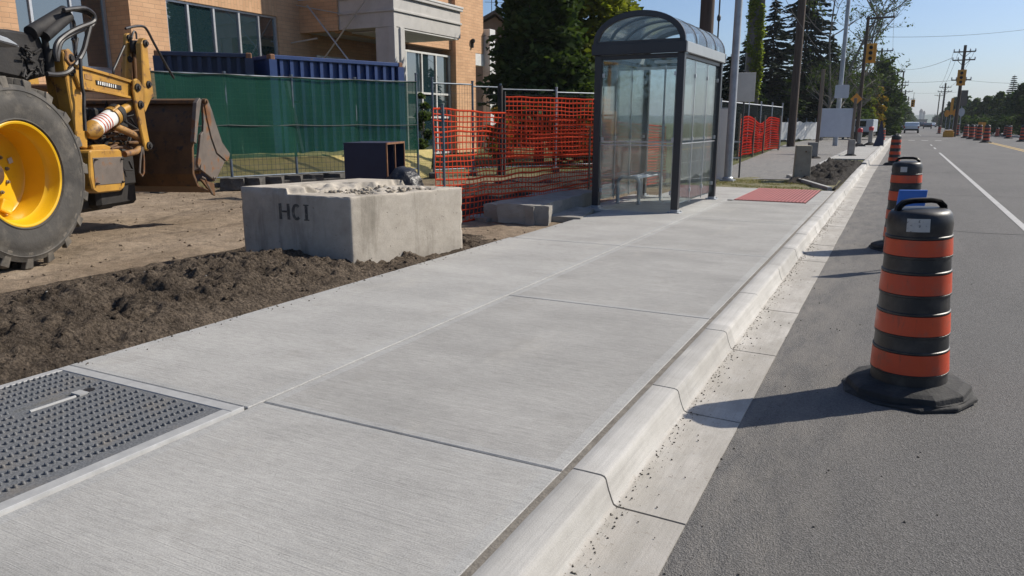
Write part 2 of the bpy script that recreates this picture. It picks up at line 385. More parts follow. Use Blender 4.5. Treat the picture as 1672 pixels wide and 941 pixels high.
M['galv'] = pm('galvanised', (.40, .42, .44), (.31, .33, .35), .5, 5, metal=.35, spots=(.2, .2, .2), spot_scale=12, spot_cut=(.6, .8))
M['paleplate'] = pm('pale_panel', (.82, .78, .73), (.78, .74, .69), .5, 1.5)
M['signback'] = pm('sign_back', (.56, .58, .61), (.50, .52, .55), .5, 3)
M['oldsign'] = pm('old_sign_back', (.56, .53, .47), (.47, .44, .39), .6, 3, spots=(.05, .045, .04), spot_scale=18, spot_cut=(.68, .7))
M['signyellow'] = pm('signal_yellow', (.72, .33, .02), (.62, .27, .02), .45, 6)
M['wood'] = pm('pole_wood', (.05, .034, .026), (.09, .064, .047), .9, 3, stretch=(6, 6, .4), bump=.006, bscale=40, bstretch=(1, 1, .08))
M['post_wood'] = pm('weathered_post', (.24, .19, .14), (.16, .125, .09), .9, 3, stretch=(8, 8, .5), bump=.004, bscale=40)
M['bark'] = pm('bark', (.06, .047, .036), (.11, .085, .064), .95, 5, stretch=(3, 3, .5), bump=.02, bscale=20)
M['bark_grey'] = pm('bark_grey', (.14, .125, .105), (.2, .18, .15), .95, 5, stretch=(3, 3, .5), bump=.01, bscale=20)
M['wire'] = pm('wire', (.03, .03, .033), (.05, .05, .05), .6, 5)
M['fencewire'] = pm('fence_wire', (.05, .065, .08), (.09, .1, .11), .5, 5, metal=.4)
M['fencepost'] = pm('fence_post', (.06, .09, .13), (.14, .16, .18), .5, 6, metal=.3)
M['white_trim'] = pm('white_trim', (.62, .62, .60), (.52, .52, .5), .5, 3, spots=(.36, .35, .33), spot_scale=5, spot_cut=(.62, .85))
M['grey_trim'] = pm('grey_trim', (.50, .485, .46), (.43, .42, .40), .6, 2, spots=(.3, .285, .26), spot_scale=4, spot_cut=(.6, .85))
M['cont_blue'] = pm('container_blue', (.006, .030, .125), (.01, .042, .15), .5, 4, spots=(.11, .06, .035), spot_scale=5, spot_cut=(.64, .72), bump=.002, bscale=30)
M['cont_dark'] = pm('container_blue_shaded', (.01, .018, .05), (.014, .025, .065), .55, 4, spots=(.12, .07, .03), spot_scale=5, spot_cut=(.68, .74))  # darker copy of the container blue, shade put into the colour
M['bin_navy'] = pm('bin_navy', (.008, .014, .045), (.012, .02, .055), .5, 4, spots=(.05, .035, .03), spot_scale=6, spot_cut=(.66, .78))
M['bin_edge'] = pm('rusty_orange_edge', (.24, .11, .045), (.13, .06, .035), .75, 8)
M['bag'] = pm('black_bag', (.012, .012, .014), (.02, .02, .022), .38, 6, bump=.02, bscale=14)
M['roof_dark'] = pm('dark_shingle', (.06, .057, .055), (.085, .08, .076), .9, 6)
M['house_wall'] = pm('taupe_wall', (.13, .115, .10), (.15, .135, .12), .8, 3)
M['tactile_base'] = pm('red_tactile_base', (.11, .028, .026), (.08, .022, .02), .8, 4, spots=(.25, .15, .13), spot_scale=14, spot_cut=(.64, .85))
M['tactile'] = pm('red_tactile', (.36, .105, .095), (.29, .085, .08), .7, 4, bump=.001, bscale=90, spots=(.36, .25, .22), spot_scale=14, spot_cut=(.64, .85))
M['coverplate'] = pm('gritty_cover', (.08, .085, .09), (.15, .154, .16), .75, 95, detail=3, contrast=(.4, .62), bump=.002, bscale=260, spots=(.17, .15, .125), spot_scale=4.5, spot_cut=(.5, .8)) if 1 else pm('gritty_cover', (.085, .09, .096), (.155, .16, .168), .72, 95, detail=3, contrast=(.4, .62), bump=.002, bscale=260, spots=(.3, .31, .32), spot_scale=150, spot_cut=(.66, .7))
M['coverframe'] = pm('cover_frame', (.36, .36, .35), (.30, .30, .295), .6, 14, bump=.001, bscale=100)
M['brightedge'] = pm('bright_edge', (.56, .56, .55), (.45, .45, .44), .4, 12)
M['dark_gap'] = pm('gap_dirt', (.055, .05, .042), (.11, .095, .075), .95, 9, bump=.01, bscale=50)
M['stone'] = pm('dark_stone', (.05, .048, .045), (.09, .085, .078), .95, 4, bump=.015, bscale=20, spots=(.17, .15, .12), spot_scale=4, spot_cut=(.6, .75))
M['car_white'] = pm('car_white', (.7, .72, .73), (.66, .68, .7), .25, 2)
M['car_grey'] = pm('car_grey', (.075, .078, .082), (.06, .063, .067), .35, 2)
M['car_dark'] = pm('car_dark', (.02, .022, .026), (.025, .027, .03), .25, 2)
M['car_red'] = pm('car_red', (.3, .025, .02), (.26, .02, .02), .3, 2)
M['tail'] = pm('tail_lamp', (.35, .015, .012), (.3, .012, .01), .25, 5)
M['hill'] = pm('hill_wood', (.035, .055, .035), (.055, .075, .04), .95, .02)
M['tarp_white'] = pm('white_tarp', (.55, .56, .55), (.4, .41, .41), .7, 3, bump=.02, bscale=6, stretch=(4, 4, .7))
M['redcap'] = pm('red_cap', (.5, .03, .035), (.42, .025, .03), .5, 8)
def brick_mat(name, c1, c2, mortar, upright=False):
    m, nt, o = new_mat(name)
    geo = nd(nt, 'ShaderNodeNewGeometry'); sp = nd(nt, 'ShaderNodeSeparateXYZ'); nt.links.new(geo.outputs['Position'], sp.inputs[0])
    nn = nd(nt, 'ShaderNodeSeparateXYZ'); nt.links.new(geo.outputs['True Normal'], nn.inputs[0])
    ax = mth(nt, 'ABSOLUTE', nn.outputs['X'])
    hx = mth(nt, 'ADD', mth(nt, 'MULTIPLY', sp.outputs['Y'], ax), mth(nt, 'MULTIPLY', sp.outputs['X'], mth(nt, 'SUBTRACT', 1, ax)))
    cb = nd(nt, 'ShaderNodeCombineXYZ')
    if upright: nt.links.new(sp.outputs['Z'], cb.inputs[0]); nt.links.new(hx, cb.inputs[1])
    else: nt.links.new(hx, cb.inputs[0]); nt.links.new(sp.outputs['Z'], cb.inputs[1])
    b = nd(nt, 'ShaderNodeTexBrick'); nt.links.new(cb.outputs[0], b.inputs['Vector'])
    b.inputs['Color1'].default_value = (*c1, 1); b.inputs['Color2'].default_value = (*c2, 1); b.inputs['Mortar'].default_value = (*mortar, 1)
    b.inputs['Scale'].default_value = 1; b.inputs['Mortar Size'].default_value = .008; b.inputs['Brick Width'].default_value = .40; b.inputs['Row Height'].default_value = .13
    b.inputs['Bias'].default_value = -.1
    w = tex_noise(nt, coords(nt), 1.3, 6, .6)
    col = mix(nt, .6, b.outputs['Color'], ramp(nt, w, [(.3, .78), (.7, 1.1)]), 'MULTIPLY')
    pbsdf(nt, o, col, .9, 0, .2, mth(nt, 'SUBTRACT', 1, b.outputs['Fac']), .008, .6); return m
M['brick'] = brick_mat('tan_brick', (.60, .37, .215), (.53, .315, .18), (.42, .275, .17))
M['brick_up'] = brick_mat('tan_brick_upright', (.58, .355, .205), (.52, .31, .175), (.41, .28, .165), True)
def winglass(name, c=(.012, .03, .036), rough=.02, spec=.9):
    m, nt, o = new_mat(name)
    n = tex_noise(nt, coords(nt), .7, 2, .5)
    b = pbsdf(nt, o, c, rough, 0, spec, n, .004, .35); b.inputs['IOR'].default_value = 2.1; return m
M['glass'] = winglass('window_glass')
M['carglass'] = winglass('car_glass', (.01, .014, .016), .04, .7)
def clear(name, tint=(.80, .88, .87), refl=.55, veil=.10, veil_col=(.55, .6, .6), rough=.02, ior=1.5, base=0.0):
    m, nt, o = new_mat(name)
    t = nd(nt, 'ShaderNodeBsdfTransparent'); t.inputs[0].default_value = (*tint, 1)
    g = nd(nt, 'ShaderNodeBsdfGlossy'); g.inputs['Roughness'].default_value = rough; g.inputs['Color'].default_value = (.9, .95, .95, 1)
    lw = nd(nt, 'ShaderNodeFresnel'); lw.inputs['IOR'].default_value = ior
    ms = nd(nt, 'ShaderNodeMixShader'); nt.links.new(mth(nt, 'MINIMUM', mth(nt, 'ADD', mth(nt, 'MULTIPLY', lw.outputs[0], refl), base), .9), ms.inputs[0]); nt.links.new(t.outputs[0], ms.inputs[1]); nt.links.new(g.outputs[0], ms.inputs[2])
    d = nd(nt, 'ShaderNodeBsdfDiffuse'); d.inputs[0].default_value = (*veil_col, 1)
    tl = nd(nt, 'ShaderNodeBsdfTranslucent'); tl.inputs[0].default_value = (*veil_col, 1)
    ad = nd(nt, 'ShaderNodeMixShader'); ad.inputs[0].default_value = .5; nt.links.new(d.outputs[0], ad.inputs[1]); nt.links.new(tl.outputs[0], ad.inputs[2])
    ms2 = nd(nt, 'ShaderNodeMixShader'); dn = ramp(nt, tex_noise(nt, coords(nt, (1, 1, .35)), 2.2, 7, .65), [(.3, veil * .5), (.7, veil * 1.6)])  # uneven milky veil mixed into the glazing, partly standing in for pale reflections
    nt.links.new(dn, ms2.inputs[0]); nt.links.new(ms.outputs[0], ms2.inputs[1]); nt.links.new(ad.outputs[0], ms2.inputs[2])
    nt.links.new(ms2.outputs[0], o.inputs['Surface']); return m
M['shelter_glass'] = clear('shelter_glass', (.92, .95, .95), 1.15, .045, (.55, .62, .64), base=.02)
M['shelter_roof'] = clear('roof_glazing', (.80, .85, .87), .8, .16, (.6, .66, .7), .12)
def screen_mat(name, col, alpha):
    m, nt, o = new_mat(name)
    v = coords(nt); n1 = tex_noise(nt, v, 1.2, 6, .65); st = tex_noise(nt, coords(nt, (1.6, 1.6, .25)), 2.0, 6, .65)
    c = ramp(nt, n1, [(.3, tuple(x * .75 for x in col)), (.7, col)])
    c = mix(nt, ramp(nt, st, [(.64, 0.), (.74, .45)]), c, (.16, .24, .19))
    d = nd(nt, 'ShaderNodeBsdfDiffuse'); nt.links.new(c, d.inputs[0])
    tl = nd(nt, 'ShaderNodeBsdfTranslucent'); nt.links.new(c, tl.inputs[0])
    a = nd(nt, 'ShaderNodeMixShader'); a.inputs[0].default_value = .4; nt.links.new(d.outputs[0], a.inputs[1]); nt.links.new(tl.outputs[0], a.inputs[2])
    t = nd(nt, 'ShaderNodeBsdfTransparent')
    b = nd(nt, 'ShaderNodeMixShader'); b.inputs[0].default_value = alpha; nt.links.new(t.outputs[0], b.inputs[1]); nt.links.new(a.outputs[0], b.inputs[2])
    nt.links.new(b.outputs[0], o.inputs['Surface']); return m
M['screen'] = screen_mat('green_screen', (.034, .135, .095), .76)
M['screen_dark'] = screen_mat('dark_screen', (.02, .026, .028), .85)
def leaf_mat(name, c1, c2, trans=.45):
    m, nt, o = new_mat(name); geo = nd(nt, 'ShaderNodeNewGeometry')
    c = ramp(nt, geo.outputs['Random Per Island'], [(0, c1), (1, c2)])
    c = mix(nt, .6, c, ramp(nt, tex_noise(nt, coords(nt), .9, 3, .5), [(.35, .6), (.65, 1.25)]), 'MULTIPLY')
    d = nd(nt, 'ShaderNodeBsdfPrincipled'); nt.links.new(c, d.inputs['Base Color']); d.inputs['Roughness'].default_value = .75; d.inputs['Specular IOR Level'].default_value = .1
    tl = nd(nt, 'ShaderNodeBsdfTranslucent'); nt.links.new(mix(nt, 1, c, (1.25, 1.3, .6), 'MULTIPLY'), tl.inputs[0])
    a = nd(nt, 'ShaderNodeMixShader'); a.inputs[0].default_value = trans; nt.links.new(d.outputs[0], a.inputs[1]); nt.links.new(tl.outputs[0], a.inputs[2])
    nt.links.new(a.outputs[0], o.inputs['Surface']); return m
M['leaf_dark'] = leaf_mat('leaf_dark', (.026, .048, .014), (.062, .095, .026), .32)
M['leaf_mid'] = leaf_mat('leaf_mid', (.035, .06, .016), (.075, .105, .03), .35)
M['leaf_lime'] = leaf_mat('leaf_lime', (.11, .14, .02), (.22, .23, .03), .45)
M['leaf_autumn'] = leaf_mat('leaf_autumn', (.10, .11, .02), (.30, .17, .03), .45)
M['needle'] = leaf_mat('needle', (.012, .022, .014), (.028, .042, .024), .1)
M['ivy'] = leaf_mat('ivy', (.14, .19, .03), (.26, .30, .05), .45)
def net_mat(name, c):
    m, nt, o = new_mat(name); d = nd(nt, 'ShaderNodeBsdfDiffuse'); d.inputs[0].default_value = (*c, 1); t = nd(nt, 'ShaderNodeBsdfTranslucent'); t.inputs[0].default_value = (*c, 1)
    a = nd(nt, 'ShaderNodeMixShader'); a.inputs[0].default_value = .4; nt.links.new(d.outputs[0], a.inputs[1]); nt.links.new(t.outputs[0], a.inputs[2]); nt.links.new(a.outputs[0], o.inputs['Surface']); return m
M['netting'] = net_mat('orange_netting', (.72, .095, .045)) if 1 else pm('orange_netting', (.80, .085, .022), (.68, .06, .018), .5, 6)
M['netting_red'] = net_mat('red_netting', (.42, .032, .022))
def fbm(x, y, s, o=5, z=0.0): return noise.fractal(Vector((x * s, y * s, z)), 1.0, 2.0, o)
def sm(a, b, x):
    t = max(0., min(1., (x - a) / (b - a))); return t * t * (3 - 2 * t)
ROAD_R = 10.3
# ---------------- ground: one sheet to the horizon, sunk under the paved strip
def ground_z(x, y):
    if x > ROAD_R + .5: return -.02
    if x > -4.16 and y < 19.0: return -.4
    if x > -1.25: return -.4
    if x > -4.16:
        return -.03
    z = -.06
    if -24 < x and -3 < y < 24:
        z += .05 * fbm(x, y, .5, 3, 3.1) + .022 * fbm(x, y, 2.3, 4, 8.) + .012 * fbm(x * .5 + y, y * .5 - x, 7, 3)
        for k in range(2):                       # wheel ruts
            u = (x * .94 + y * .33) + 7.2 - k * 1.6
            z -= .05 * math.exp(-(u / .16) ** 2) * (0.6 + .5 * noise.noise(Vector((y * 2, k, 0))))
    z += .25 * sm(17, 30, -x)
    return z
xs = np.concatenate([[-2500, -900, -400, -200, -100, -60, -45], np.arange(-38, -16, 1.0), np.arange(-16, -4.2, .085), [-4.17, -4.15, -4.0, -2.6, -1.26, -1.24, 0, 5, ROAD_R + .49, ROAD_R + .51, 14, 25, 60, 150, 400, 1200, 2500]])
ys = np.concatenate([[-60, -20, -8], np.arange(-2, 18, .085), [18.6, 18.99, 19.01, 19.3], np.arange(20, 40, .8), [45, 60, 90, 140, 250, 500, 1000, 1800, 3000]])
V = np.array([(x, y, ground_z(x, y)) for y in ys for x in xs]); nx = len(xs)
I = np.arange(len(ys) - 1)[:, None] * nx + np.arange(nx - 1)[None]
F = np.stack([I, I + 1, I + 1 + nx, I + nx], -1).reshape(-1, 4)
tag(npmesh('ground', V, F, M['ground'], smooth=True), kind='structure')

# dark soil behind the netting, its black also standing in for shade
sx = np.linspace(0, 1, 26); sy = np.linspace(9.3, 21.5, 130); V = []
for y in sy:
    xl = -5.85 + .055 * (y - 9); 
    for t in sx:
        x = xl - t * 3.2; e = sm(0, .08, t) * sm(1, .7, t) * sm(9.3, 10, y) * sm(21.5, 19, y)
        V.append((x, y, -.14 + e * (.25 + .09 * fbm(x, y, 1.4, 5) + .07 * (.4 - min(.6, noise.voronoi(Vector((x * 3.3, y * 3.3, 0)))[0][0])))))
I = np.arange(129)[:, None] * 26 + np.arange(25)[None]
tag(npmesh('soil_shade', V, np.stack([I, I + 1, I + 27, I + 26], -1).reshape(-1, 4), M['soil_far'], smooth=True), kind='structure')
# ---------------- road
def sheet(name, poly, z, mat, kind='structure', sub=None):
    mb = MB(); mb.add([(x, y, z) for x, y in poly], [tuple(range(len(poly)))]); o = mb.build(name, mat); tag(o, kind=kind); return o
sheet('road', [(-.80, -12), (ROAD_R, -12), (ROAD_R, 900), (-.80, 900)], -.134, M['asphalt'])
sheet('side_road', [(-60, 76.5), (-1.0, 76.5), (-1.0, 88), (-60, 88)], .012, M['asphalt'])
mk = MB()
for (xa, xb, ya, yb) in [(1.66, 1.76, -6, 44), (1.68, 1.78, 50, 53), (1.68, 1.78, 57, 60)]: mk.add([(xa, ya, -.130), (xb, ya, -.130), (xb, yb, -.130), (xa, yb, -.130)], [(0, 1, 2, 3)])
for k in range(40):
    y = 100 + k * 9; mk.add([(1.7, y, -.13), (1.82, y, -.13), (1.82, y + 3, -.13), (1.7, y + 3, -.13)], [(0, 1, 2, 3)])
for a, b in ((-.6, -.1), (.4, .9), (1.4, 1.9), (2.4, 2.9)): mk.add([(a, 73, -.13), (b, 73, -.13), (b, 74.2, -.13), (a, 74.2, -.13)], [(0, 1, 2, 3)])
tag(mk.build('lane_marking', M['paint_white']), kind='structure')
mk = MB()
for xa in (5.72, 5.98): mk.add([(xa, -12, -.130), (xa + .12, -12, -.130), (xa + .12, 72, -.130), (xa, 72, -.130)], [(0, 1, 2, 3)])
tag(mk.build('centre_line', M['paint_yellow']), kind='structure')
# tar seams across the lane, thin repair lines
mk = MB()
for y, x0, x1, w in ((18.2, -.5, 5.4, .05), (12.1, .4, 4.9, .035), (26.5, -.6, 5.5, .06), (37, -.6, 5.6, .09)):
    p = [(x0 + (x1 - x0) * t / 14, y + .18 * noise.noise(Vector((t * .6, y, 0))) + t * .03) for t in range(15)]
    mk.add([(a, b, -.1315) for a, b in p] + [(a, b + w * (.5 + .5 * abs(noise.noise(Vector((a, b, 4)))))+.01, -.1315) for a, b in p], [(i, i + 1, i + 16, i + 15) for i in range(14)])
tag(mk.build('tar_seam', M['dark']), kind='structure')
mk = MB()
mk.add([(ROAD_R, -12, -.13), (ROAD_R, 900, -.13), (ROAD_R, 900, .0), (ROAD_R, -12, .0), (ROAD_R + .2, -12, .0), (ROAD_R + .2, 900, .0), (ROAD_R + .2, 900, -.3), (ROAD_R + .2, -12, -.3)], [(0, 1, 2, 3), (3, 2, 5, 4), (4, 5, 6, 7)])
tag(mk.build('far_kerb', M['kerb']), kind='structure')
sheet('far_pavement', [(ROAD_R + .2, -12), (ROAD_R + 2.4, -12), (ROAD_R + 2.4, 600), (ROAD_R + .2, 600)], -.004, M['slab'])

# ---------------- kerb and gutter, cast in short lengths
def kx(y): return -1.08 - .0045 * max(0, y) if y < 25 else -1.1925
prof = [(.024, -.30), (.024, -.006), (.032, .0), (.08, .0), (.148, -.002), (.163, -.006), (.171, -.014), (.175, -.027), (.184, -.06), (.199, -.10), (.207, -.116), (.222, -.123), (.34, -.1255), (.497, -.128), (.50, -.30)]
kb = MB(); y = -2.4; ends = []
ylist = [-2.4, -.2, 1.1, 2.59, 3.70, 4.95, 6.2, 7.45, 8.72, 9.95, 10.9, 11.9, 13.05, 14.2, 15.75, 17.0]
while ylist[-1] < 60: ylist.append(ylist[-1] + 1.25 + random.uniform(-.06, .06))
while ylist[-1] < 420: ylist.append(ylist[-1] + 12)
for i in range(len(ylist) - 1):
    a, b = ylist[i] + .006, ylist[i + 1] - .006
    lift = .05 if 27.4 < a < 60 else 0.0
    dx = random.uniform(-.004, .004) if a > 5 else 0; dz = random.uniform(-.004, .002) if a > 5 else 0
    nseg = 6 if a < 20 else 1; ring = []
    for t in range(nseg + 1):
        yy = a + (b - a) * t / nseg
        wob = .0025 * noise.noise(Vector((yy * 3, 1, 0)))
        ring.append([(kx(yy) + dx + p + wob * (j > 3), yy, q + dz + (lift if j < 8 else 0) + .002 * noise.noise(Vector((yy * 4, j, 2)))) for j, (p, q) in enumerate(prof)])
    n = len(prof); vs = [p for r_ in ring for p in r_]; fs = []
    for t in range(nseg):
        for j in range(n - 1): fs.append((t * n + j, t * n + j + 1, (t + 1) * n + j + 1, (t + 1) * n + j))
    fs += [tuple(range(n)), tuple(range(len(vs) - n, len(vs)))[::-1]]
    kb.add(vs, fs)
o = kb.build('kerb', M['kerb'], smooth=True); tag(o, kind='structure')
# dirt in the joints
g = MB(); g.bx(-1.35, -.70, -3, 60, -.31, -.135); yy_ = [-3, 5, 10, 16.6]; g.add([(kx(q) - .004, q, -.004) for q in yy_] + [(kx(q) + .034, q, -.004) for q in yy_], [(i, i + 1, i + 5, i + 4) for i in range(3)])
tag(g.build('kerb_joint_fill', M['groove_fill']), kind='structure')

# ---------------- sidewalk slabs
sw = MB(); DARK = [0]
def slab(x0, x1, y0, y1, e=.065, edges='LRFB', z=0.0, xr=None):
    """x1 may follow the kerb via xr(y)"""
    X1 = lambda yy: xr(yy) if xr else x1
    h = -.16; c = .006
    def P(u, yy, zz): return (x0 + u, yy, zz) if u < 5 else (X1(yy) - (u - 10), yy, zz)
    eL = e if 'L' in edges else .01; eR = e if 'R' in edges else .01; eF = .045 if 'F' in edges else .01; eB = .045 if 'B' in edges else .01
    cols = [c, eL, 10 + eR, 10 + c]; rows = [y0 + c, y0 + eF, y1 - eB, y1 - c]
    zt = lambda k, l: z - (.0012 if (k in (0, 3) or l in (0, 3)) else 0)
    vs = [P(u, yy, zt(k, l)) for l, yy in enumerate(rows) for k, u in enumerate(cols)]
    fs = []; ms = []
    for l in range(3):
        for k in range(3):
            fs.append((l * 4 + k, l * 4 + k + 1, (l + 1) * 4 + k + 1, (l + 1) * 4 + k)); ms.append(DARK[0] if (l == 1 and k == 1) else 1)
    o0 = len(vs)
    out = [(0, y0), (10, y0), (10, y1), (0, y1)]
    vs += [P(u, yy, z - c) for u, yy in out] + [P(u, yy, z + h) for u, yy in out]
    top = [0, 3, 15, 12]
    for i in range(4):
        j = (i + 1) % 4
        fs.append((top[i], o0 + i, o0 + j, top[j])); ms.append(1)
        fs.append((o0 + i, o0 + 4 + i, o0 + 4 + j, o0 + j)); ms.append(1)
    # split long chamfers correctly: corner quads only share end verts, fine for a flat slab
    for f, m_ in zip(fs, ms): sw.add([vs[i] for i in f], [tuple(range(len(f)))], m_)
kr = lambda yy: kx(yy) - .001
yr = [-2.5, 2.55, 5.22, 8.02, 10.85, 13.70]
for a, b in zip(yr[:-1], yr[1:]): DARK[0] = 2 if a > 2 else 0; slab(-2.745, 0, a + .004, b - .004, xr=kr, edges='LRFB' if a < 2 else 'LRF')
DARK[0] = 0
slab(-4.19, -2.755, 2.46, 8.0, edges='LRF'); slab(-4.15, -2.755, 8.008, 13.9, edges='LRF', e=.06); slab(-4.15, -2.66, 13.908, 16.6, edges='R', e=.12)
slab(-4.19, -2.755, -2.5, .72)
slab(-1.40, 0, 13.704, 16.6, xr=kr, e=.1, edges='L')
slab(-2.64, -1.41, 13.704, 13.80, edges='L', e=.02)
tag(sw.build('sidewalk', [M['walk'], M['walk_edge'], M['walk_dark']]), kind='structure')
g = MB(); g.bx(-4.19, -1.095, -2.5, 16.6, -.30, -.017); tag(g.build('sidewalk_bed', M['dark_gap']), kind='structure')
g = MB(); g.bx(-4.62, -4.153, 11.2, 14.1, -.3, -.001); tag(g.build('shelter_pad', M['walk_edge'], bevel=.008), kind='structure')
# a lip of dried grout along the walk's left edge
# ---------------- tactile pad
tp = thing('tactile_paving', 'red ribbed tactile paving panel set into the walk near the kerb', 'tactile paving', (-2.02, 15.2, 0))
b = MB(); b.bx(-.62, .61, -1.38, 1.38, -.02, .003); b.build('panel', M['tactile_base'], tp)
b = MB()
for i in range(20):
    x = -.585 + i * .0615; b.bx(x - .019, x + .019, -1.36, 1.36, .003, .014)
b.build('rib', M['tactile'], tp, bevel=.004, split=True)
# ---------------- utility cover
uc = thing('utility_cover', 'dark gritty utility vault cover with rows of raised studs and recessed lift handle', 'vault cover', (-3.502, 1.56, 0))
b = MB()
W2, Y0, Y1 = .66, -.80, .82
for (x0, x1, y0, y1) in ((-W2 - .012, W2 + .065, Y1 + .0, Y1 + .07), (W2, W2 + .065, Y0 - .07, Y1), (-W2 - .012, -W2 + .04, Y0 - .07, Y1), (-W2 + .04, W2, Y0 - .07, Y0)): b.bx(x0, x1, y0, y1, -.1, .002)
b.build('frame', M['coverframe'], uc, bevel=.003)
b = MB(); b.bx(W2 + .066, W2 + .072, Y0 - .07, Y1 + .07, -.1, .0035); b.build('edge_trim', M['brightedge'], uc)
# plate with a slot for the handle
b = MB(); hx0, hx1, hy0, hy1 = -.235, -.135, .33, .66
for (x0, x1, y0, y1) in ((-W2 + .044, hx0, Y0 + .004, Y1 - .004), (hx1, W2 - .004, Y0 + .004, Y1 - .004), (hx0, hx1, Y0 + .004, hy0), (hx0, hx1, hy1, Y1 - .004)): b.bx(x0, x1, y0, y1, -.06, -.001)
b.bx(hx0, hx1, hy0, hy1, -.06, -.012)
b.build('plate', M['coverplate'], uc)
V = []; F = []; n = 6
for i in range(18):
    for j in range(52):
        x = -W2 + .07 + i * .073 + .004 * math.sin(j * .4); y = Y0 + .045 + j * .0305 + (i % 2) * .015
        if x > W2 - .03 or y > Y1 - .03: continue
        if hx0 - .03 < x < hx1 + .03 and hy0 - .03 < y < hy1 + .06: continue
        o = len(V)
        for r_, h in ((.0112, -.001), (.0095, .0055), (.0045, .0082)):
            for k in range(n): a = math.pi / 6 + k * math.pi * 2 / n; V.append((x + r_ * 1.15 * math.cos(a), y + r_ * .75 * math.sin(a), h * (1.35 if h > 0 else 1)))
        V.append((x, y, .0108))
        for q in range(2):
            for k in range(n): F.append((o + q * n + k, o + q * n + (k + 1) % n, o + (q + 1) * n + (k + 1) % n, o + (q + 1) * n + k))
        for k in range(0, n, 2): F.append((o + 2 * n + k, o + 2 * n + k + 1, o + 2 * n + (k + 2) % n, o + 3 * n))
tag(npmesh('stud', V, F, M['coverplate'], uc, smooth=True), kind='stuff')
b = MB(); b.tube([(-.16, .37, -.004), (-.16, .6, -.004)], .009, 8); b.box((-.185, .64, -.002), (.075, .05, .01)); b.build('lift_handle', M['coverframe'], uc)
b = MB(); b.lathe([(.03, -.012), (.03, .0015), (.02, .002)], 14, (-.185, .69, 0)); b.build('keyhole', M['black'], uc)

# ---------------- soil berm along the walk
bx = np.arange(-7.3, -4.185, .016); by = np.arange(-.4, 9.2, .0185)
V = []
for y in by:
    for x in bx:
        xx = -4.19 - x                                   # distance from walk
        end = sm(9.0, 6.9, y)
        ridge_x = 1.05 + .25 * noise.noise(Vector((y * .5, 3, 0)))
        hgt = (.20 + .05 * noise.noise(Vector((y * .9, 0, 5)))) * (.35 + .65 * sm(6.0, 4.6, y))
        prof_ = math.exp(-((xx - ridge_x) / .62) ** 2) if xx > ridge_x else (1 - ((ridge_x - xx) / ridge_x) ** 1.7) if xx < ridge_x else 1
        prof_ = max(0, prof_)
        z = hgt * prof_
        rough = sm(-.02, .3, xx) * sm(2.9, 1.3, xx)
        big = noise.fractal(Vector((x * 3.1, y * 3.1, 0)), .9, 2.1, 5)
        vd = noise.voronoi(Vector((x * 7, y * 7, 1.)))[0]
        z += rough * (.065 * big + .04 * (.28 - min(.5, vd[0])) * 1.6 + .042 * noise.noise(Vector((x * 11, y * 11, 4))) + .020 * noise.noise(Vector((x * 24, y * 24, 0))) + .008 * noise.noise(Vector((x * 50, y * 50, 7))))
        v2_ = noise.voronoi(Vector((x * 17, y * 17, 3.)))[0]; z += rough * (.035 * (v2_[1] - v2_[0]) * (.4 + .6 * noise.noise(Vector((x * 3, y * 3, 9)))) + .018 * abs(noise.noise(Vector((x * 37, y * 37, 2)))))
        # dug hollows
        for (hx, hy, hr, hd) in ((-5.0, 3.55, .11, .14), (-5.2, 3.95, .10, .14), (-4.85, 3.2, .12, .10), (-5.45, 3.0, .12, .13), (-4.75, 4.5, .10, .08), (-5.05, 3.95, .08, .10), (-4.62, 2.7, .09, .06), (-5.6, 2.4, .12, .10)):
            z -= hd * math.exp(-(((x - hx) ** 2 + (y - hy) ** 2) / hr ** 2))
        z = z * end - .1 * (1 - end) - .03 * sm(.06, 0, xx) - .16 * sm(2.3, 3.05, xx) - .15 * sm(0, -.5, y) * 0
        V.append((x, y, z - .012))
nx = len(bx); I = np.arange(len(by) - 1)[:, None] * nx + np.arange(nx - 1)[None]
F = np.stack([I, I + 1, I + 1 + nx, I + nx], -1).reshape(-1, 4); BERM = np.array(V).reshape(len(by), nx, 3)
tag(npmesh('soil_berm', V, F, M['soil'], smooth=True), kind='structure')
def clods(name, n, place, mat, smin, smax):
    V = []; F = []
    base = [(1, 0, 0), (-1, 0, 0), (0, 1, 0), (0, -1, 0), (0, 0, 1), (0, 0, -1)]
    fc = [(0, 2, 4), (2, 1, 4), (1, 3, 4), (3, 0, 4), (2, 0, 5), (1, 2, 5), (3, 1, 5), (0, 3, 5)]
    for i in range(n):
        x, y, z = place(); s = smin + (smax - smin) * random.random() ** 3
        o = len(V); rot = Matrix.Rotation(random.random() * 6, 3, Vector((random.random(), random.random(), random.random())))
        for p in base:
            q = rot @ (Vector(p) * s * random.uniform(.6, 1.15)); V.append((x + q.x, y + q.y, z + q.z * .75))
        F += [tuple(a + o for a in f) for f in fc]
    return tag(npmesh(name, V, F, mat), kind='stuff')
def pl():
    i = random.randrange(len(by) - 20); j = random.randrange(int(nx * .25), nx); p = BERM[i, j]; return p[0], p[1], p[2] + .006
clods('soil_pebbles', 130, pl, M['slab'], .004, .014)
clods('soil_clods', 1300, pl, M['soil'], .005, .030)
def pl5():
    x = -4.185 + abs(random.gauss(0, .07)); return x, random.uniform(2.4, 9.5), .002
clods('spilled_soil', 260, pl5, M['soil'], .002, .010)
def pl2():
    y = random.uniform(-1, 16); x = kx(y) + .212 + abs(random.gauss(0, .035 if random.random() < .75 else .12)); return x, y, -.121
clods('gutter_grit', 3000, pl2, M['dark_gap'], .0014, .0075)
def pl3():
    y = random.uniform(1.5, 14); x = random.uniform(-.6, .25) if random.random() < .6 else random.uniform(-.6, 4); return x, y, -.131
clods('road_grit', 500, pl3, M['dark_gap'], .002, .008)
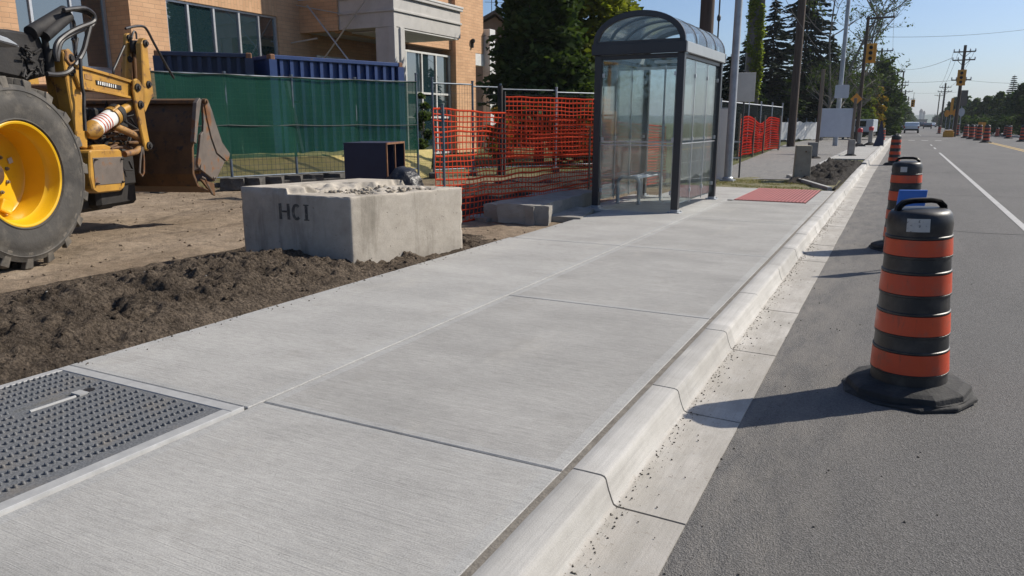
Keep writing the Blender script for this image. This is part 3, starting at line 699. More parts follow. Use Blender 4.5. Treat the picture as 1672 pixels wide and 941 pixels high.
def pl4():
    while True:
        x = random.uniform(-14, -4.3); y = random.uniform(1, 13); return x, y, ground_z(x, y) + .005
clods('lot_stones', 1500, pl4, M['ground'], .006, .035)
# asphalt path beyond the shelter, verge, soil heap
def gp(lst, z=0): return [tuple(G(x, y, z)[:2]) for x, y in lst]
sheet('path', [(-4.3, 18.75), (-2.36, 19.5), (-2.3, 30), (-2.3, 76.5), (-7.0, 76.5), (-6.6, 50), (-5.9, 40), (-4.75, 23.4)], .004, M['path_asphalt'])
b = MB(); V = []
vx = np.linspace(-4.7, -1.24, 60); vy = np.linspace(16.61, 19.9, 56)
V = [(x, y, -.006 + .03 * fbm(x, y, 1.6, 4) * sm(16.6, 17.1, y) + .01 * noise.noise(Vector((x * 9, y * 9, 0)))) for y in vy for x in vx]
I = np.arange(55)[:, None] * 60 + np.arange(59)[None]; F = np.stack([I, I + 1, I + 61, I + 60], -1).reshape(-1, 4)
tag(npmesh('verge', V, F, M['grass'], smooth=True), kind='structure')
V = []; F = []
for i in range(5200):
    x = random.uniform(-4.6, -1.5); y = random.uniform(16.65, 19.0)
    if noise.noise(Vector((x * 1.7, y * 1.7, 0))) < -.1: continue
    h = random.uniform(.015, .05); a = random.random() * 6.28; w = .005; o = len(V); l = random.uniform(-.03, .03)
    V += [(x - w * math.cos(a), y - w * math.sin(a), 0), (x + w * math.cos(a), y + w * math.sin(a), 0), (x + l, y + l, h)]; F.append((o, o + 1, o + 2))
tag(npmesh('grass_blades', V, F, leaf_mat('straw_grass', (.10, .115, .03), (.26, .22, .10), .3)), kind='stuff')
hx = np.linspace(-2.45, -1.2, 56); hy = np.linspace(17.9, 32, 150)
V = []
for y in hy:
    for x in hx:
        e = sm(17.9, 18.8, y) * sm(32, 27.5, y) * sm(-2.45, -2.2, x) * sm(-1.2, -1.36, x)
        z = -.05 + e * (.1 + .16 * abs(fbm(x, y, 2.2, 5)) + .2 * (.4 - min(.6, noise.voronoi(Vector((x * 5, y * 3.6, 0)))[0][0])))
        V.append((x, y, z))
I = np.arange(149)[:, None] * 56 + np.arange(55)[None]; F = np.stack([I, I + 1, I + 57, I + 56], -1).reshape(-1, 4)
tag(npmesh('soil_heap', V, F, M['soil_far']), kind='structure')
b = MB(); b.bar((-2.35, 19.45, .05), (-1.25, 16.75, .02), .09); b.bar((-2.5, 20.0, .04), (-2.25, 21.6, .04), .08); b.bx(-2.42, -2.3, 26, 44, -.1, .06)
tag(b.build('path_edging', M['walk_edge']), kind='structure')
b = MB(); b.bx(-2.29, -1.22, 31.5, 75, -.3, .015); tag(b.build('boulevard_slab', M['walk']), kind='structure')
# far hill
V = []; F = []
hxs = np.linspace(-700, 900, 90)
for k, (yy, hs) in enumerate(((1500, 0), (1700, 1.), (2300, 1.3), (2900, 1.2))):
    for x in hxs: V.append((x, yy, -2 + hs * (15 + 9 * noise.noise(Vector((x * .004, 1, 0))) + 3.2 * noise.noise(Vector((x * .03, k, 0))))))
for k in range(3):
    for i in range(89): a = k * 90 + i; F.append((a, a + 1, a + 91, a + 90))
tag(npmesh('hills', V, F, M['hill'], smooth=True), kind='structure')
# ---------------- backhoe loader, side plate traced in planes parallel to its right flank
LB = R(8); LTH = YAW - LB
LO = G(47, 440, -.06)
L_hd = np.array([-math.sin(LTH), math.cos(LTH), 0]); L_rg = np.array([math.cos(LTH), math.sin(LTH), 0])
def T(px, py, v):
    r = ray(px, py); t = (v - (EYE - LO) @ L_rg) / (r @ L_rg); p = EYE + r * t; q = p - LO
    return (float(q @ L_hd), float(q[2]))
def T3(px, py, v): u, w = T(px, py, v); return (v, u, w)
ld = thing('backhoe_loader', 'yellow wheel loader with big dusty rear tyre, worn arms and rusty front bucket', 'loader', tuple(LO), LTH)
mp = lambda p, q, t: (t, p, q)
def trace(pxs, v0, v1, name, mat, bevel=.012, par=None, extra=None):
    b = MB(); b.plate([T(x, y, v0) for x, y in pxs], v0, v1, mp)
    return b.build(name, mat, par or ld, bevel=bevel)
def bolts(lst, v, r, name='bolt', mat='dark', par=None):
    for (x, y) in lst:
        u, w = T(x, y, v); b = MB(); b.lathe([(r, -.03), (r, .018), (r * .55, .022), (r * .5, .04)], 12, (v, u, w), 'X'); b.build(name, M[mat], par or ld, smooth=True)
RT, RR, TW = .935, .50, .52
UC, WC = .09, .935
def wheel(v, side, Rt, Rr, tw, uc, wc, lugs, detail=True):
    e = MB(); s = side
    c = (v, uc, wc)
    k = Rt - Rr
    pr = [(Rr + .0, -.035), (Rr + .02, .005), (Rr + .06 * k, .012), (Rr + .08 * k, .026), (Rr + .11 * k, .018), (Rr + .35 * k, .036), (Rr + .55 * k, .038), (Rr + .57 * k, .032), (Rr + .70 * k, .028), (Rr + .72 * k, .034), (Rr + .74 * k, .026), (Rr + .84 * k, .008), (Rt - .085, -.025), (Rt - .08, -.07), (Rt - .075, -.2), (Rt - .075, -tw + .2), (Rt - .08, -tw + .06), (Rt - .06, -tw + .02), (Rr + .6 * k, -tw - .02), (Rr, -tw + .03)]
    wh = e.lathe([(r, h * s) for r, h in pr], 72, c, 'X', close=True).build('wheel', M['tyre'], ld, smooth=True)
    t = MB()
    for i in range(lugs):
        for half in (0, 1):
            a0 = 2 * math.pi * (i + half * .5) / lugs
            # R4-style lug: from shoulder sweeping to the centre
            pts = []
            for q in range(5):
                f = q / 4; hh = (-.005 - f * (tw * .5)) if half == 0 else (-tw + .005 + f * (tw * .5))
                aa = a0 + f * .20
                pts.append((aa, hh))
            wv = .058
            for (i0, (aa, hh)), (ab, hb) in zip(enumerate(pts[:-1]), pts[1:]):
                def P(an, r, h): return (v + h * s, uc + r * math.cos(an), wc + r * math.sin(an))
                ri, ro = Rt - .11, Rt + (.008 if i0 else .004)
                q = [P(aa - wv, ri, hh), P(aa + wv, ri, hh), P(ab + wv, ri, hb), P(ab - wv, ri, hb), P(aa - wv * .8, ro, hh), P(aa + wv * .8, ro, hh), P(ab + wv * .8, Rt + .008, hb), P(ab - wv * .8, Rt + .008, hb)]
                t.add(q, [(0, 1, 2, 3), (4, 5, 6, 7), (0, 1, 5, 4), (1, 2, 6, 5), (2, 3, 7, 6), (3, 0, 4, 7)])
            # shoulder block running down the sidewall
            if half == 0:
                q = []
                for (an, r, h) in ((a0 - wv * .8, Rt - .165, .034), (a0 + wv * .7, Rt - .165, .034), (a0 + wv, Rt + .004, .0), (a0 - wv, Rt + .004, .0)): q.append((v + h * s, uc + r * math.cos(an), wc + r * math.sin(an)))
                q2 = [(x - .06 * s, y, z) for x, y, z in q]
                t.add(q + q2, [(0, 1, 2, 3), (4, 5, 6, 7), (0, 1, 5, 4), (1, 2, 6, 5), (2, 3, 7, 6), (3, 0, 4, 7)])
    t.build('tread', M['tread'], wh, bevel=.006 if detail else 0)
    b = MB()
    d = .36 if detail else .1
    b.lathe([(r, h * s) for r, h in [(Rr + .028, -.02), (Rr + .03, .004), (Rr + .012, .012), (Rr - .006, .006), (Rr - .018, -.03), (Rr - .024, -.1), (Rr - .05, -.13), (Rr - .055, -d), (Rr - .075, -d - .012), (Rr * .62, -d - .015), (Rr * .3, -d + .012), (Rr * .29, -d - .05), (.02, -d - .05)]], 64, c, 'X', cap=False)
    b.build('rim', M['rim' if detail else 'rust'], wh, smooth=True)
    if detail:
        b = MB(); b.lathe([(.135, -d - .03), (.135, -d + .02), (.115, -d + .06), (.08, -d + .075), (.02, -d + .075)], 28, c, 'X'); b.build('hub', M['rust'], wh, smooth=True)
        for i in range(10):
            a = i * math.pi / 5 + .2; b = MB(); b.lathe([(.021, -.004), (.021, .018), (.012, .02), (.011, .034)], 6, (v - d, uc + .215 * math.cos(a), wc + .215 * math.sin(a)), 'X'); b.build('wheel_nut', M['steel'], wh)
        b = MB(); b.box((v - d + .004, uc + .30 * math.cos(.42), wc + .30 * math.sin(.42)), (.008, .055, .055), 0, 0, (.3, 0)); b.build('sticker', M['sticker'], wh)
        # wedge weight clamp at the lower rim
        b = MB(); b.box((v - d + .03, uc + .10, wc - .33), (.06, .15, .13), 0, 0, (-.5, 0)); b.build('rim_clamp', M['rim'], wh, bevel=.02, seg=2)
    return wh
w1 = wheel(-.0, 1, RT, RR, TW, UC, WC, 19)
wheel(-2.35, -1, RT, RR, TW, UC, WC, 19, False)
wheel(-1.0, 1, .42, .2, .30, 1.35, .42, 16, False); wheel(-1.5, -1, .42, .2, .30, 1.35, .42, 16, False)
b = MB(); b.bx(-1.5, -.95, 1.7, 2.75, .3, .62); b.build('front_shade_box', M['dark'], ld, bevel=.05); b = MB(); b.bx(-1.62, -.8, 2.2, 3.0, .34, .92); b.build('belly_shade_box', M['dark'], ld, bevel=.05)  # dark boxes put in to fill the shade under the loader's front
# chassis, engine block, cowl
b = MB(); b.bx(-1.75, -.62, -1.6, 2.75, .62, 1.1); b.bx(-1.6, -.75, .3, 2.9, 1.1, 1.62); b.bx(-1.5, -.85, 2.9, 3.05, .6, 1.5); b.build('chassis', M['dark'], ld, bevel=.03)
b = MB()
for i in range(70):                                       # hoses, brackets, pipes of the engine bay
    u = random.uniform(.9, 2.7); w = random.uniform(.9, 1.62); v = random.uniform(-.62, -.5)
    p = [(v, u, w), (v + random.uniform(0, .06), u + random.uniform(-.15, .15), w + random.uniform(-.15, .12)), (v, u + random.uniform(-.3, .3), w + random.uniform(-.2, .1))]
    b.tube(p, random.uniform(.006, .022), 6)
b.build('engine_piping', M['dark'], ld)
trace([(-90, 40), (17, 48), (66, 57), (72, 72), (79, 112), (80, 124), (48, 132), (0, 122), (-90, 125)], -.42, -1.5, 'cowl', M['dark'], .03)
trace([(-90, 52), (0, 57), (14, 62), (30, 72), (34, 78), (22, 74), (0, 68), (-90, 62)], -.02, -.42, 'fender', M['galv'], .015)
trace([(35, 76), (58, 78), (68, 118), (52, 128)], -.40, -.415, 'cowl_panel', M['dark'], .004)
b = MB()
for i in range(26):
    x = random.uniform(36, 66); y = random.uniform(78, 122); a = T3(x, y, -.39); c = T3(x + random.uniform(-14, 14), y + random.uniform(-10, 14), -.36); b.tube([a, c], random.uniform(.006, .016), 6)
b.build('valve_lines', M['dark'], ld)
# loader frame and arms
trace([(103, 86), (110, 80), (119, 86), (126, 108), (131, 140), (143, 215), (144, 243), (128, 240), (119, 190), (108, 128)], -.30, -.46, 'arm_post', M['cat'])
trace([(84, 96), (92, 92), (100, 150), (110, 186), (104, 190), (92, 150)], -.5, -.62, 'arm_post_rear', M['cat'])
trace([(121, 106), (146, 111), (190, 124), (222, 134), (226, 150), (222, 161), (180, 152), (131, 143), (124, 125)], -.26, -.40, 'loader_arm', M['cat'])
trace([(124, 105.5), (146, 110.5), (190, 123), (221, 133), (221, 138), (190, 128), (146, 115), (124, 110)], -.235, -.27, 'arm_flange', M['cat'], .004)
trace([(132, 141), (180, 150), (221, 159), (221, 163), (180, 154), (132, 145)], -.235, -.27, 'arm_flange', M['cat'], .004)
trace([(157, 131), (198, 140), (199, 147), (158, 138)], -.250, -.262, 'decal', M['dark'], 0)
for i in range(9):
    x = 160 + i * 3.5; wd = random.choice((1.1, 1.6, 2.0)); trace([(x, 132.5 + i * .75), (x + wd, 132.8 + i * .78), (x + wd, 138.2 + i * .78), (x, 138 + i * .75)], -.2475, -.252, 'decal_mark', M['decal_white'], 0)
trace([(138, 121), (150, 124), (151, 132), (139, 129)], -.255, -.262, 'decal_faded', M['cat_rust'], 0)
trace([(219, 131), (224, 128), (229, 132), (236, 143), (235, 170), (240, 205), (246, 238), (244, 247), (238, 245), (229, 205), (222, 172), (219, 150)], -.19, -.23, 'bucket_link', M['cat'])
trace([(207, 58), (210, 54), (214, 55), (216, 62), (217, 134), (205, 128)], -.44, -.50, 'tilt_lever', M['cat'])
trace([(205, 128), (217, 134), (216, 128), (206, 100)], -.50, -.58, 'tilt_lever', M['cat'])
trace([(231, 72), (235, 63), (239, 62), (241, 72), (245, 110), (252, 158), (247, 163), (238, 185), (235, 180), (234, 130)], -.24, -.33, 'tilt_lever', M['cat'])
trace([(217, 66), (231, 66), (230, 84), (226, 90), (219, 82)], -.36, -.42, 'lever_bridge', M['dark'])
trace([(219, 84), (228, 88), (232, 130), (222, 130)], -.42, -.47, 'lever_bridge', M['rust'])
bolts([(210.5, 62), (211, 97)], -.44, .04); bolts([(237, 71), (242, 138)], -.24, .045); bolts([(224, 143), (229, 171), (243, 238)], -.19, .05); bolts([(116, 116), (114, 95)], -.30, .06)
trace([(108, 82), (113, 79), (121, 88), (124, 104), (117, 110), (108, 98)], -.28, -.31, 'pivot_plate', M['cat_rust'])
# far arm set (left side of the machine)
for nm, pts in (('loader_arm', [(121, 106), (190, 124), (222, 134), (222, 161), (131, 143)]), ('arm_post', [(103, 86), (119, 86), (131, 140), (143, 215), (128, 240), (108, 128)]), ('tilt_lever', [(231, 72), (239, 62), (252, 158), (238, 185)])):
    b = MB(); b.plate([T(x, y, -.3) for x, y in pts], -1.95, -2.07, mp); b.build(nm, M['cat'], ld, bevel=.01)
b = MB(); u, w = T(224, 143, -.2); b.tube([(-.2, u, w), (-2.1, u, w)], .05, 12); u, w = T(243, 238, -.2); b.tube([(-.2, u, w), (-2.1, u, w)], .04, 12); b.build('cross_tube', M['cat_rust'], ld, smooth=True, split=True)
# lift cylinder
a = Vector(T3(149, 214, -.30)); c = Vector(T3(188, 187, -.30)); e = Vector(T3(222, 168, -.30)); d_ = (c - a).normalized()
b = MB(); b.tube([a, a + d_ * .03, c - d_ * .02, c], [.085, .10, .10, .09], 24); cy = b.build('lift_cylinder', M['decal_white'], ld, smooth=True)
b = MB(); b.tube([a - d_ * .1, a + d_ * .0, a + d_ * .07], [.045, .108, .108], 20); b.tube([c - d_ * .09, c - d_ * .03], .115, 20); b.build('cylinder_band', M['cat'], cy, smooth=True, split=True)
b = MB(); b.tube([c - d_ * .02, c + d_ * .05], .12, 20); b.tube([c + d_ * .1, c + d_ * .12], .07, 16); b.build('gland', M['dark'], cy, smooth=True)
b = MB(); b.tube([c, e], .055, 16); b.build('rod', M['cat'], cy, smooth=True)
b = MB()
for i in range(4): q = a + d_ * (.12 + .05 * i); b.tube([q, q + d_ * .018], .1025, 24)
b.build('stripe', M['decal_red'], cy, smooth=True, split=True)
b = MB(); n_ = Vector((.1, 0, .06)); b.tube([c - d_ * .14 + Vector((.06, 0, .09)), c + Vector((.06, 0, .10))], .02, 10); b.build('port_pipe', M['cat'], cy, smooth=True)
# step / battery box hung low in front of the rear wheel
trace([(146, 248), (150, 245), (196, 244), (199, 247), (205, 300), (204, 306), (198, 312), (160, 316), (152, 311), (147, 290)], -.16, -.55, 'step_box', M['cat'], .015)
trace([(152, 258), (200, 256), (203, 299), (156, 303)], -.153, -.165, 'step_plate', M['steel'], .003)
bolts([(155, 261), (198, 260), (158, 300), (200, 297)], -.152, .012)
trace([(136, 250), (147, 247), (150, 300), (146, 312), (138, 300)], -.24, -.5, 'step_bracket', M['rust'], .01)
# rusty linkage, hanging chain
b = MB(); b.tube([T3(186, 206, -.34), T3(205, 214, -.3), T3(222, 222, -.28), T3(231, 228, -.26)], .045, 10); b.tube([T3(231, 228, -.26), T3(232, 238, -.26), T3(222, 248, -.26), T3(203, 252, -.26)], .04, 10)
b.build('linkage', M['cat_rust'], ld, smooth=True)
b = MB(); 
for i in range(24): x = random.uniform(150, 215); y = random.uniform(208, 245); b.tube([T3(x, y, -.42), T3(x + random.uniform(5, 25), y + random.uniform(-8, 8), -.40)], random.uniform(.008, .03), 7)
b.build('linkage_clutter', M['rust'], ld)
trace([(150, 238), (172, 236), (182, 240), (180, 247), (152, 247)], -.36, -.5, 'bracket', M['cat'])
b = MB(); pts = [T3(232, 240, -.22), T3(229, 262, -.22), T3(228, 282, -.22), T3(232, 288, -.22), T3(235, 282, -.22), T3(235, 262, -.22), T3(233, 240, -.22)]; b.tube(pts, .012, 6, closed=True); b.build('chain', M['steel'], ld, smooth=True)
# hydraulic hoses and the black tube stack on the cowl
b = MB()
def hose(pts, v, r):
    P = [Vector(T3(x, y, v)) for x, y in pts]
    out = []
    for i in range(len(P) - 1):                              # Catmull-Rom
        p0, p1, p2, p3 = P[max(0, i - 1)], P[i], P[i + 1], P[min(len(P) - 1, i + 2)]
        for t in range(5):
            t /= 5; out.append(.5 * ((2 * p1) + (p2 - p0) * t + (2 * p0 - 5 * p1 + 4 * p2 - p3) * t * t + (3 * p1 - p0 - 3 * p2 + p3) * t ** 3))
    out.append(P[-1]); b.tube(out, r, 8)
for dv, off in ((0, 0), (.05, 3), (.09, -2)):
    hose([(106 + off, 17), (118, 15), (138, 16 + off), (151, 24 + off), (154, 32), (148, 40 + off), (130, 47 + off), (112, 56 + off), (97 + off, 68), (92 + off, 84), (93, 100)], -.36 + dv, .027)
hose([(147, 42), (142, 62), (136, 84), (124, 104), (110, 118), (94, 122), (76, 121)], -.28, .028)
hose([(131, 96), (132, 120), (134, 142), (137, 156), (137, 180), (139, 214)], -.2, .02)
hose([(205, 47), (216, 44), (232, 43), (240, 49), (250, 68), (262, 90), (272, 108), (284, 128)], -.22, .016)
hose([(203, 75), (197, 88), (190, 104), (185, 115), (186, 122)], -.42, .014)
hose([(215, 62), (218, 52), (222, 54), (223, 64)], -.4, .012)
hose([(112, 24), (120, 36), (122, 52), (124, 70)], -.42, .02); hose([(118, 64), (122, 70), (124, 92)], -.36, .018); hose([(126, 62), (124, 75), (122, 95)], -.36, .018)
b.build('hydraulic_hose', M['hose'], ld, smooth=True, split=True)
b = MB(); b.tube([T3(50, 54, -.42), T3(106, 20, -.42)], .075, 18); b.build('exhaust_tube', M['dark'], ld, smooth=True)
b = MB(); b.tube([T3(73, 60, -.36), T3(112, 26, -.36)], .06, 14); b.build('exhaust_tube', M['dark'], ld, smooth=True)
trace([(84, 84), (104, 84), (104, 118), (86, 118)], -.48, -.7, 'manifold_box', M['dark'], .01)
b = MB(); b.tube([T3(72, 58, -.4), T3(76, 82, -.4), T3(82, 92, -.4)], .035, 10); b.tube([T3(78, 80, -.4), T3(82, 118, -.4)], .05, 10); b.build('cowl_post', M['dark'], ld, smooth=True)
# bucket: rolled plate section between two side plates
def bu(x, y): return T(x, y, .0)
BR, BL = .0, -2.35
back = [bu(328, 163), bu(322, 185), bu(318, 215), bu(317, 245), bu(318, 285), bu(326, 305), bu(351, 315)]
back_in = [(u + .05, w + .01) for u, w in back]
b = MB()
poly = back + back_in[::-1]
b.plate(poly, BR - .03, BL + .03, mp); bk = b.build('bucket', M['rust'], ld, bevel=.006)
side = [bu(331, 162), bu(334, 161), bu(338, 163), bu(345, 182), bu(352, 205), bu(361, 232), bu(374, 251), bu(373, 258), bu(369, 261), bu(352, 296), bu(328, 277), bu(331, 240), bu(333, 200)]
for v in (BR, BL): b = MB(); b.plate(side, v + (.0 if v == BR else -.0), v - (.035 if v == BR else -.035), mp); b.build('side_plate', M['steel'], bk, bevel=.005)
rim_ = [bu(331, 162), bu(338, 163), bu(345, 182), bu(352, 205), bu(361, 232), bu(374, 251), bu(373, 258), bu(369, 264), bu(353, 250), bu(344, 225), bu(337, 195)]
b = MB(); b.plate(rim_, .018, .0, mp); b.build('side_cutter', M['steel'], bk, bevel=.005)
b = MB(); b.plate([bu(319, 168), bu(324, 160), bu(327, 163), bu(322, 200), bu(319, 235), bu(315, 232)], .02, -.04, mp); b.plate([bu(326, 220), bu(330, 215), bu(329, 262), bu(323, 275), bu(321, 268)], .02, -.02, mp); b.build('wear_plate', M['steel'], bk, bevel=.004, split=True)
b = MB(); b.plate([bu(329, 292), bu(340, 296), bu(352, 299), bu(354, 320), bu(350, 318)], -.02, -.05, mp); b.build('corner_tooth', M['rust'], bk, bevel=.004)
b = MB(); b.plate([bu(350, 297), bu(353, 297), bu(372, 262), bu(369, 258)], BR - .04, BL + .04, mp); b.build('cutting_edge', M['steel'], bk, bevel=.004)
b = MB(); b.plate([bu(322, 163), bu(331, 161), bu(331, 168), bu(322, 170)], BR - .03, BL + .03, mp); b.build('top_rail', M['rust'], bk, bevel=.01)
for v in (-.72, -1.75):
    b = MB(); u0, w0 = back[0]
    b.plate([(u0 - .02, w0 - .3), (u0 - .2, w0 - .45), (u0 - .26, w0 - .75), (u0 - .26, w0 - 1.0), (u0 - .18, w0 - 1.05), (u0 - .12, w0 - .8), (u0 - .05, w0 - .6)], v, v - .08, mp); b.build('hinge_ear', M['cat'], bk, bevel=.006)
b = MB(); u0, w0 = back[0]; b.tube([(BR - .05, u0 - .17, w0 - .5), (BL + .05, u0 - .17, w0 - .5)], .045, 10); b.tube([(BR - .05, u0 - .1, w0 - 1.0), (BL + .05, u0 - .1, w0 - 1.0)], .03, 8); b.build('hinge_bar', M['cat_rust'], bk, smooth=True, split=True)
bolts([(335, 166)], .02, .04, par=bk, mat='rust'); bolts([(349, 291)], .0, .025, par=bk, mat='steel')
b = MB(); b.tube([T3(329, 289, .03), T3(335, 292, .03), T3(338, 300, .03), T3(342, 307, .03), T3(347, 317, .03)], .014, 6); b.build('safety_chain', M['steel'], bk, smooth=True)
# rear body / operator seat base, mostly outside the frame to the left
b = MB(); b.bx(-1.9, -.5, -1.8, .2, 1.1, 1.75); b.bx(-1.75, -.65, -1.6, -.4, 1.75, 2.15); b.build('rear_body', M['cat'], ld, bevel=.05, seg=2)
b = MB(); 
for v in (-.6, -1.75):
    for u in (-1.5, -.45): b.bar((v, u, 1.75), (v, u, 3.0), .07)
b.bx(-1.95, -.45, -1.7, -.35, 3.0, 3.07); b.build('roll_canopy', M['cat'], ld)
# ---------------- bus shelter
SH = thing('bus_shelter', 'glass bus shelter with charcoal frame and arched glazed roof on the walk', 'bus shelter', (-3.72, 11.42, 0), R(-.8))
W, Lg, HP = .66, 2.40, 2.40
pst = .055
for (x, y) in ((-W, 0), (W, 0), (-W, Lg), (W, Lg)):
    b = MB(); b.bx(x - pst, x + pst, y - pst, y + pst, .0, HP); p = b.build('post', M['frame'], SH, bevel=.006)
    b = MB(); b.bx(x - .10, x + .10, y - .10, y + .10, .0, .012); b.bx(x - .06, x + .06, y - .06, y + .06, .012, .05)
    for sx in (-.08, .08): b.lathe([(.012, .012), (.012, .03)], 6, (x + sx, y + sx, 0))
    b.build('foot_plate', M['galv'], p, bevel=.003)
b = MB(); e = .09
b.bx(-W - e, W + e, -e - .02, -e + .05, HP, HP + .16); b.bx(-W - e, W + e, Lg + e - .05, Lg + e + .02, HP, HP + .16); b.build('end_fascia', M['frame'], SH, bevel=.006, split=True)
b = MB()
for s in (-1, 1): b.bx(s * (W + e) - (.05 if s > 0 else 0), s * (W + e) + (0 if s > 0 else .05), -e + .052, Lg + e - .052, HP + .002, HP + .158)
b.build('side_fascia', M['fascia'], SH, bevel=.006, split=True)
b = MB()
b.bx(-W, W, -.03, .03, HP - .07, HP - .001); b.bx(-W, W, Lg - .03, Lg + .03, HP - .07, HP - .001)
for s in (-1, 1): b.bx(s * W - .03, s * W + .03, .03, Lg - .03, HP - .06, HP - .001)
b.build('head_rail', M['frame'], SH, split=True)
AR, AH = W + .07, .47
def arc(y, r0=0, n=26): return [((AR - r0) * math.cos(math.pi * k / n), y, HP + .16 + (AH - r0) * max(0.0, math.sin(math.pi * k / n)) ** .92) for k in range(n + 1)]
def arch(y, depth, th, name, mat):
    b = MB(); o, i = arc(y), arc(y, th); n = len(o)
    vs = o + i + [(x, y + depth, z) for x, _, z in o] + [(x, y + depth, z) for x, _, z in i]
    fs = []
    for k in range(n - 1):
        fs += [(k, k + 1, n + k + 1, n + k), (2 * n + k, 3 * n + k, 3 * n + k + 1, 2 * n + k + 1), (k, 2 * n + k, 2 * n + k + 1, k + 1), (n + k, n + k + 1, 3 * n + k + 1, 3 * n + k)]
    b.add(vs, fs); return b.build(name, mat, SH, bevel=.004)
arch(-.10, .06, .085, 'gable_arch', M['frame']); arch(Lg + .04, .06, .085, 'gable_arch', M['frame'])
for y in (.56, 1.19, 1.80): arch(y, .045, .035, 'roof_rib', M['frame'])
b = MB(); b.bx(-AR + .05, AR - .05, -.10, -.04, HP + .16, HP + .20); b.bx(-AR + .05, AR - .05, Lg + .04, Lg + .1, HP + .16, HP + .20); b.build('gable_sill', M['frame'], SH, split=True)
ys_ = [-.04, .58, 1.21, 1.82, Lg + .05]
for a, c in zip(ys_[:-1], ys_[1:]):
    b = MB(); p0 = arc(a, .006); p1 = arc(c, .006); q0 = arc(a, .012); q1 = arc(c, .012); n = len(p0)
    b.add(p0 + p1, [(k, k + 1, n + k + 1, n + k) for k in range(n - 1)]); b.add(q0 + q1, [(k, k + 1, n + k + 1, n + k) for k in range(n - 1)]); b.build('roof_pane', M['shelter_roof'], SH, smooth=True)
for y in (-.07, Lg + .07):
    b = MB(); q = arc(y, .03); n = len(q); b.add(q, [tuple(range(n))]); b.build('gable_pane', M['shelter_glass'], SH)
def pane(x0, x1, y0, y1, z0=.16, z1=HP - .07):
    b = MB(); b.bx(x0, x1, y0, y1, z0, z1); b.build('glass_pane', M['shelter_glass'], SH)
t = .005
pane(-W + pst + .01, W - pst - .01, -t, t)
for a, c in ((.07, .80), (.81, 1.58), (1.59, 2.33)):
    pane(W - t, W + t, a, c, .13); pane(-W - t, -W + t, a, c, .13)
pane(-W + .07, -.12, Lg - t, Lg + t)
b = MB()
b.bx(-.11, -.07, Lg - .03, Lg + .03, 0, HP - .07); b.bx(-.10, -.07, 1.64, 1.67, .0, HP - .06)
for y in (.805, 1.585):
    for s in (-1, 1): b.bx(s * W - .008, s * W + .008, y - .007, y + .007, .1, HP - .06)
b.build('mullion', M['alu'], SH, split=True)
b = MB()
for z in (1.03, 1.08): b.bx(-W + .06, W - .06, -.012, -.006, z - .008, z + .008); 
for s in (-1, 1): b.bx(s * W - .012, s * W - .006 if s < 0 else s * W + .012, .06, Lg - .06, 1.05, 1.062)
b.build('glass_band', M['alu'], SH, split=True)
b = MB()
for y in (.07, .80, 1.58, 2.32):
    for z in (.3, 1.12, 2.1):
        for s in (-1, 1): b.bx(s * W - .02, s * W + .02, y - .018, y + .018, z - .03, z + .03)
for x in (-.58, .58):
    for z in (.3, 1.12, 2.1): b.bx(x - .02, x + .02, -.02, .02, z - .03, z + .03)
b.build('glass_clamp', M['alu'], SH, bevel=.004, split=True)
b = MB(); b.bx(-W + .06, W - .06, 1.66, 1.70, HP - .12, HP - .07); b.bx(-.05, .55, .9, 1.0, HP - .07, HP - .03); b.build('ceiling_bar', M['white_trim'], SH, bevel=.006, split=True)
b = MB(); b.bx(.0, .30, Lg - .045, Lg - .02, 1.02, 1.42); b.bx(-.02, .34, Lg - .06, Lg - .015, 1.42, 1.45); b.build('notice_case', M['paleplate'], SH, bevel=.004)
b = MB(); b.bx(.02, .28, Lg - .049, Lg - .046, 1.05, 1.39); b.build('notice', M['sticker'], SH)
b = MB(); b.bx(-.03, W - .06, Lg - .02, Lg + .02, HP - .35, HP - .07); b.bx(-.06, -.03, Lg - .02, Lg + .02, .1, HP - .07); b.bx(-.03, W - .06, Lg - .015, Lg + .015, 1.5, 1.53); b.build('rear_frame', M['frame'], SH, split=True)
# bench
bn = thing('shelter_bench', 'grey tubular metal bench with hoop legs inside the glass shelter', 'bench', (-4.14, 12.35, 0), R(-.8))
def hoop(y):
    P = [(-.19, y, .0), (-.19, y, .36)]
    P += [(-.19 + .09 - .09 * math.cos(a), y, .36 + .09 * math.sin(a)) for a in np.linspace(.2, 1.57, 6)]
    P += [(.19 - .09 + .09 * math.sin(a), y, .36 + .09 * math.cos(a)) for a in np.linspace(0, 1.37, 6)] + [(.19, y, .36), (.19, y, .0)]
    b = MB(); b.tube(P, .03, 10); o = b.build('hoop_leg', M['alu'], bn, smooth=True)
    b = MB(); 
    for x in (-.19, .19): b.lathe([(.05, 0), (.05, .012), (.03, .014)], 14, (x, y, 0))
    b.build('foot', M['galv'], o, split=True)
for y in (0, 1.25): hoop(y)
b = MB()
for x in (-.13, .0, .13): b.tube([(x, -.02, .435), (x, 1.28, .435)], .016, 8)
b.tube([(-.17, .05, .425), (.17, .05, .425)], .012, 8); b.tube([(-.17, 1.2, .425), (.17, 1.2, .425)], .012, 8); b.build('seat_bars', M['alu'], bn, smooth=True)
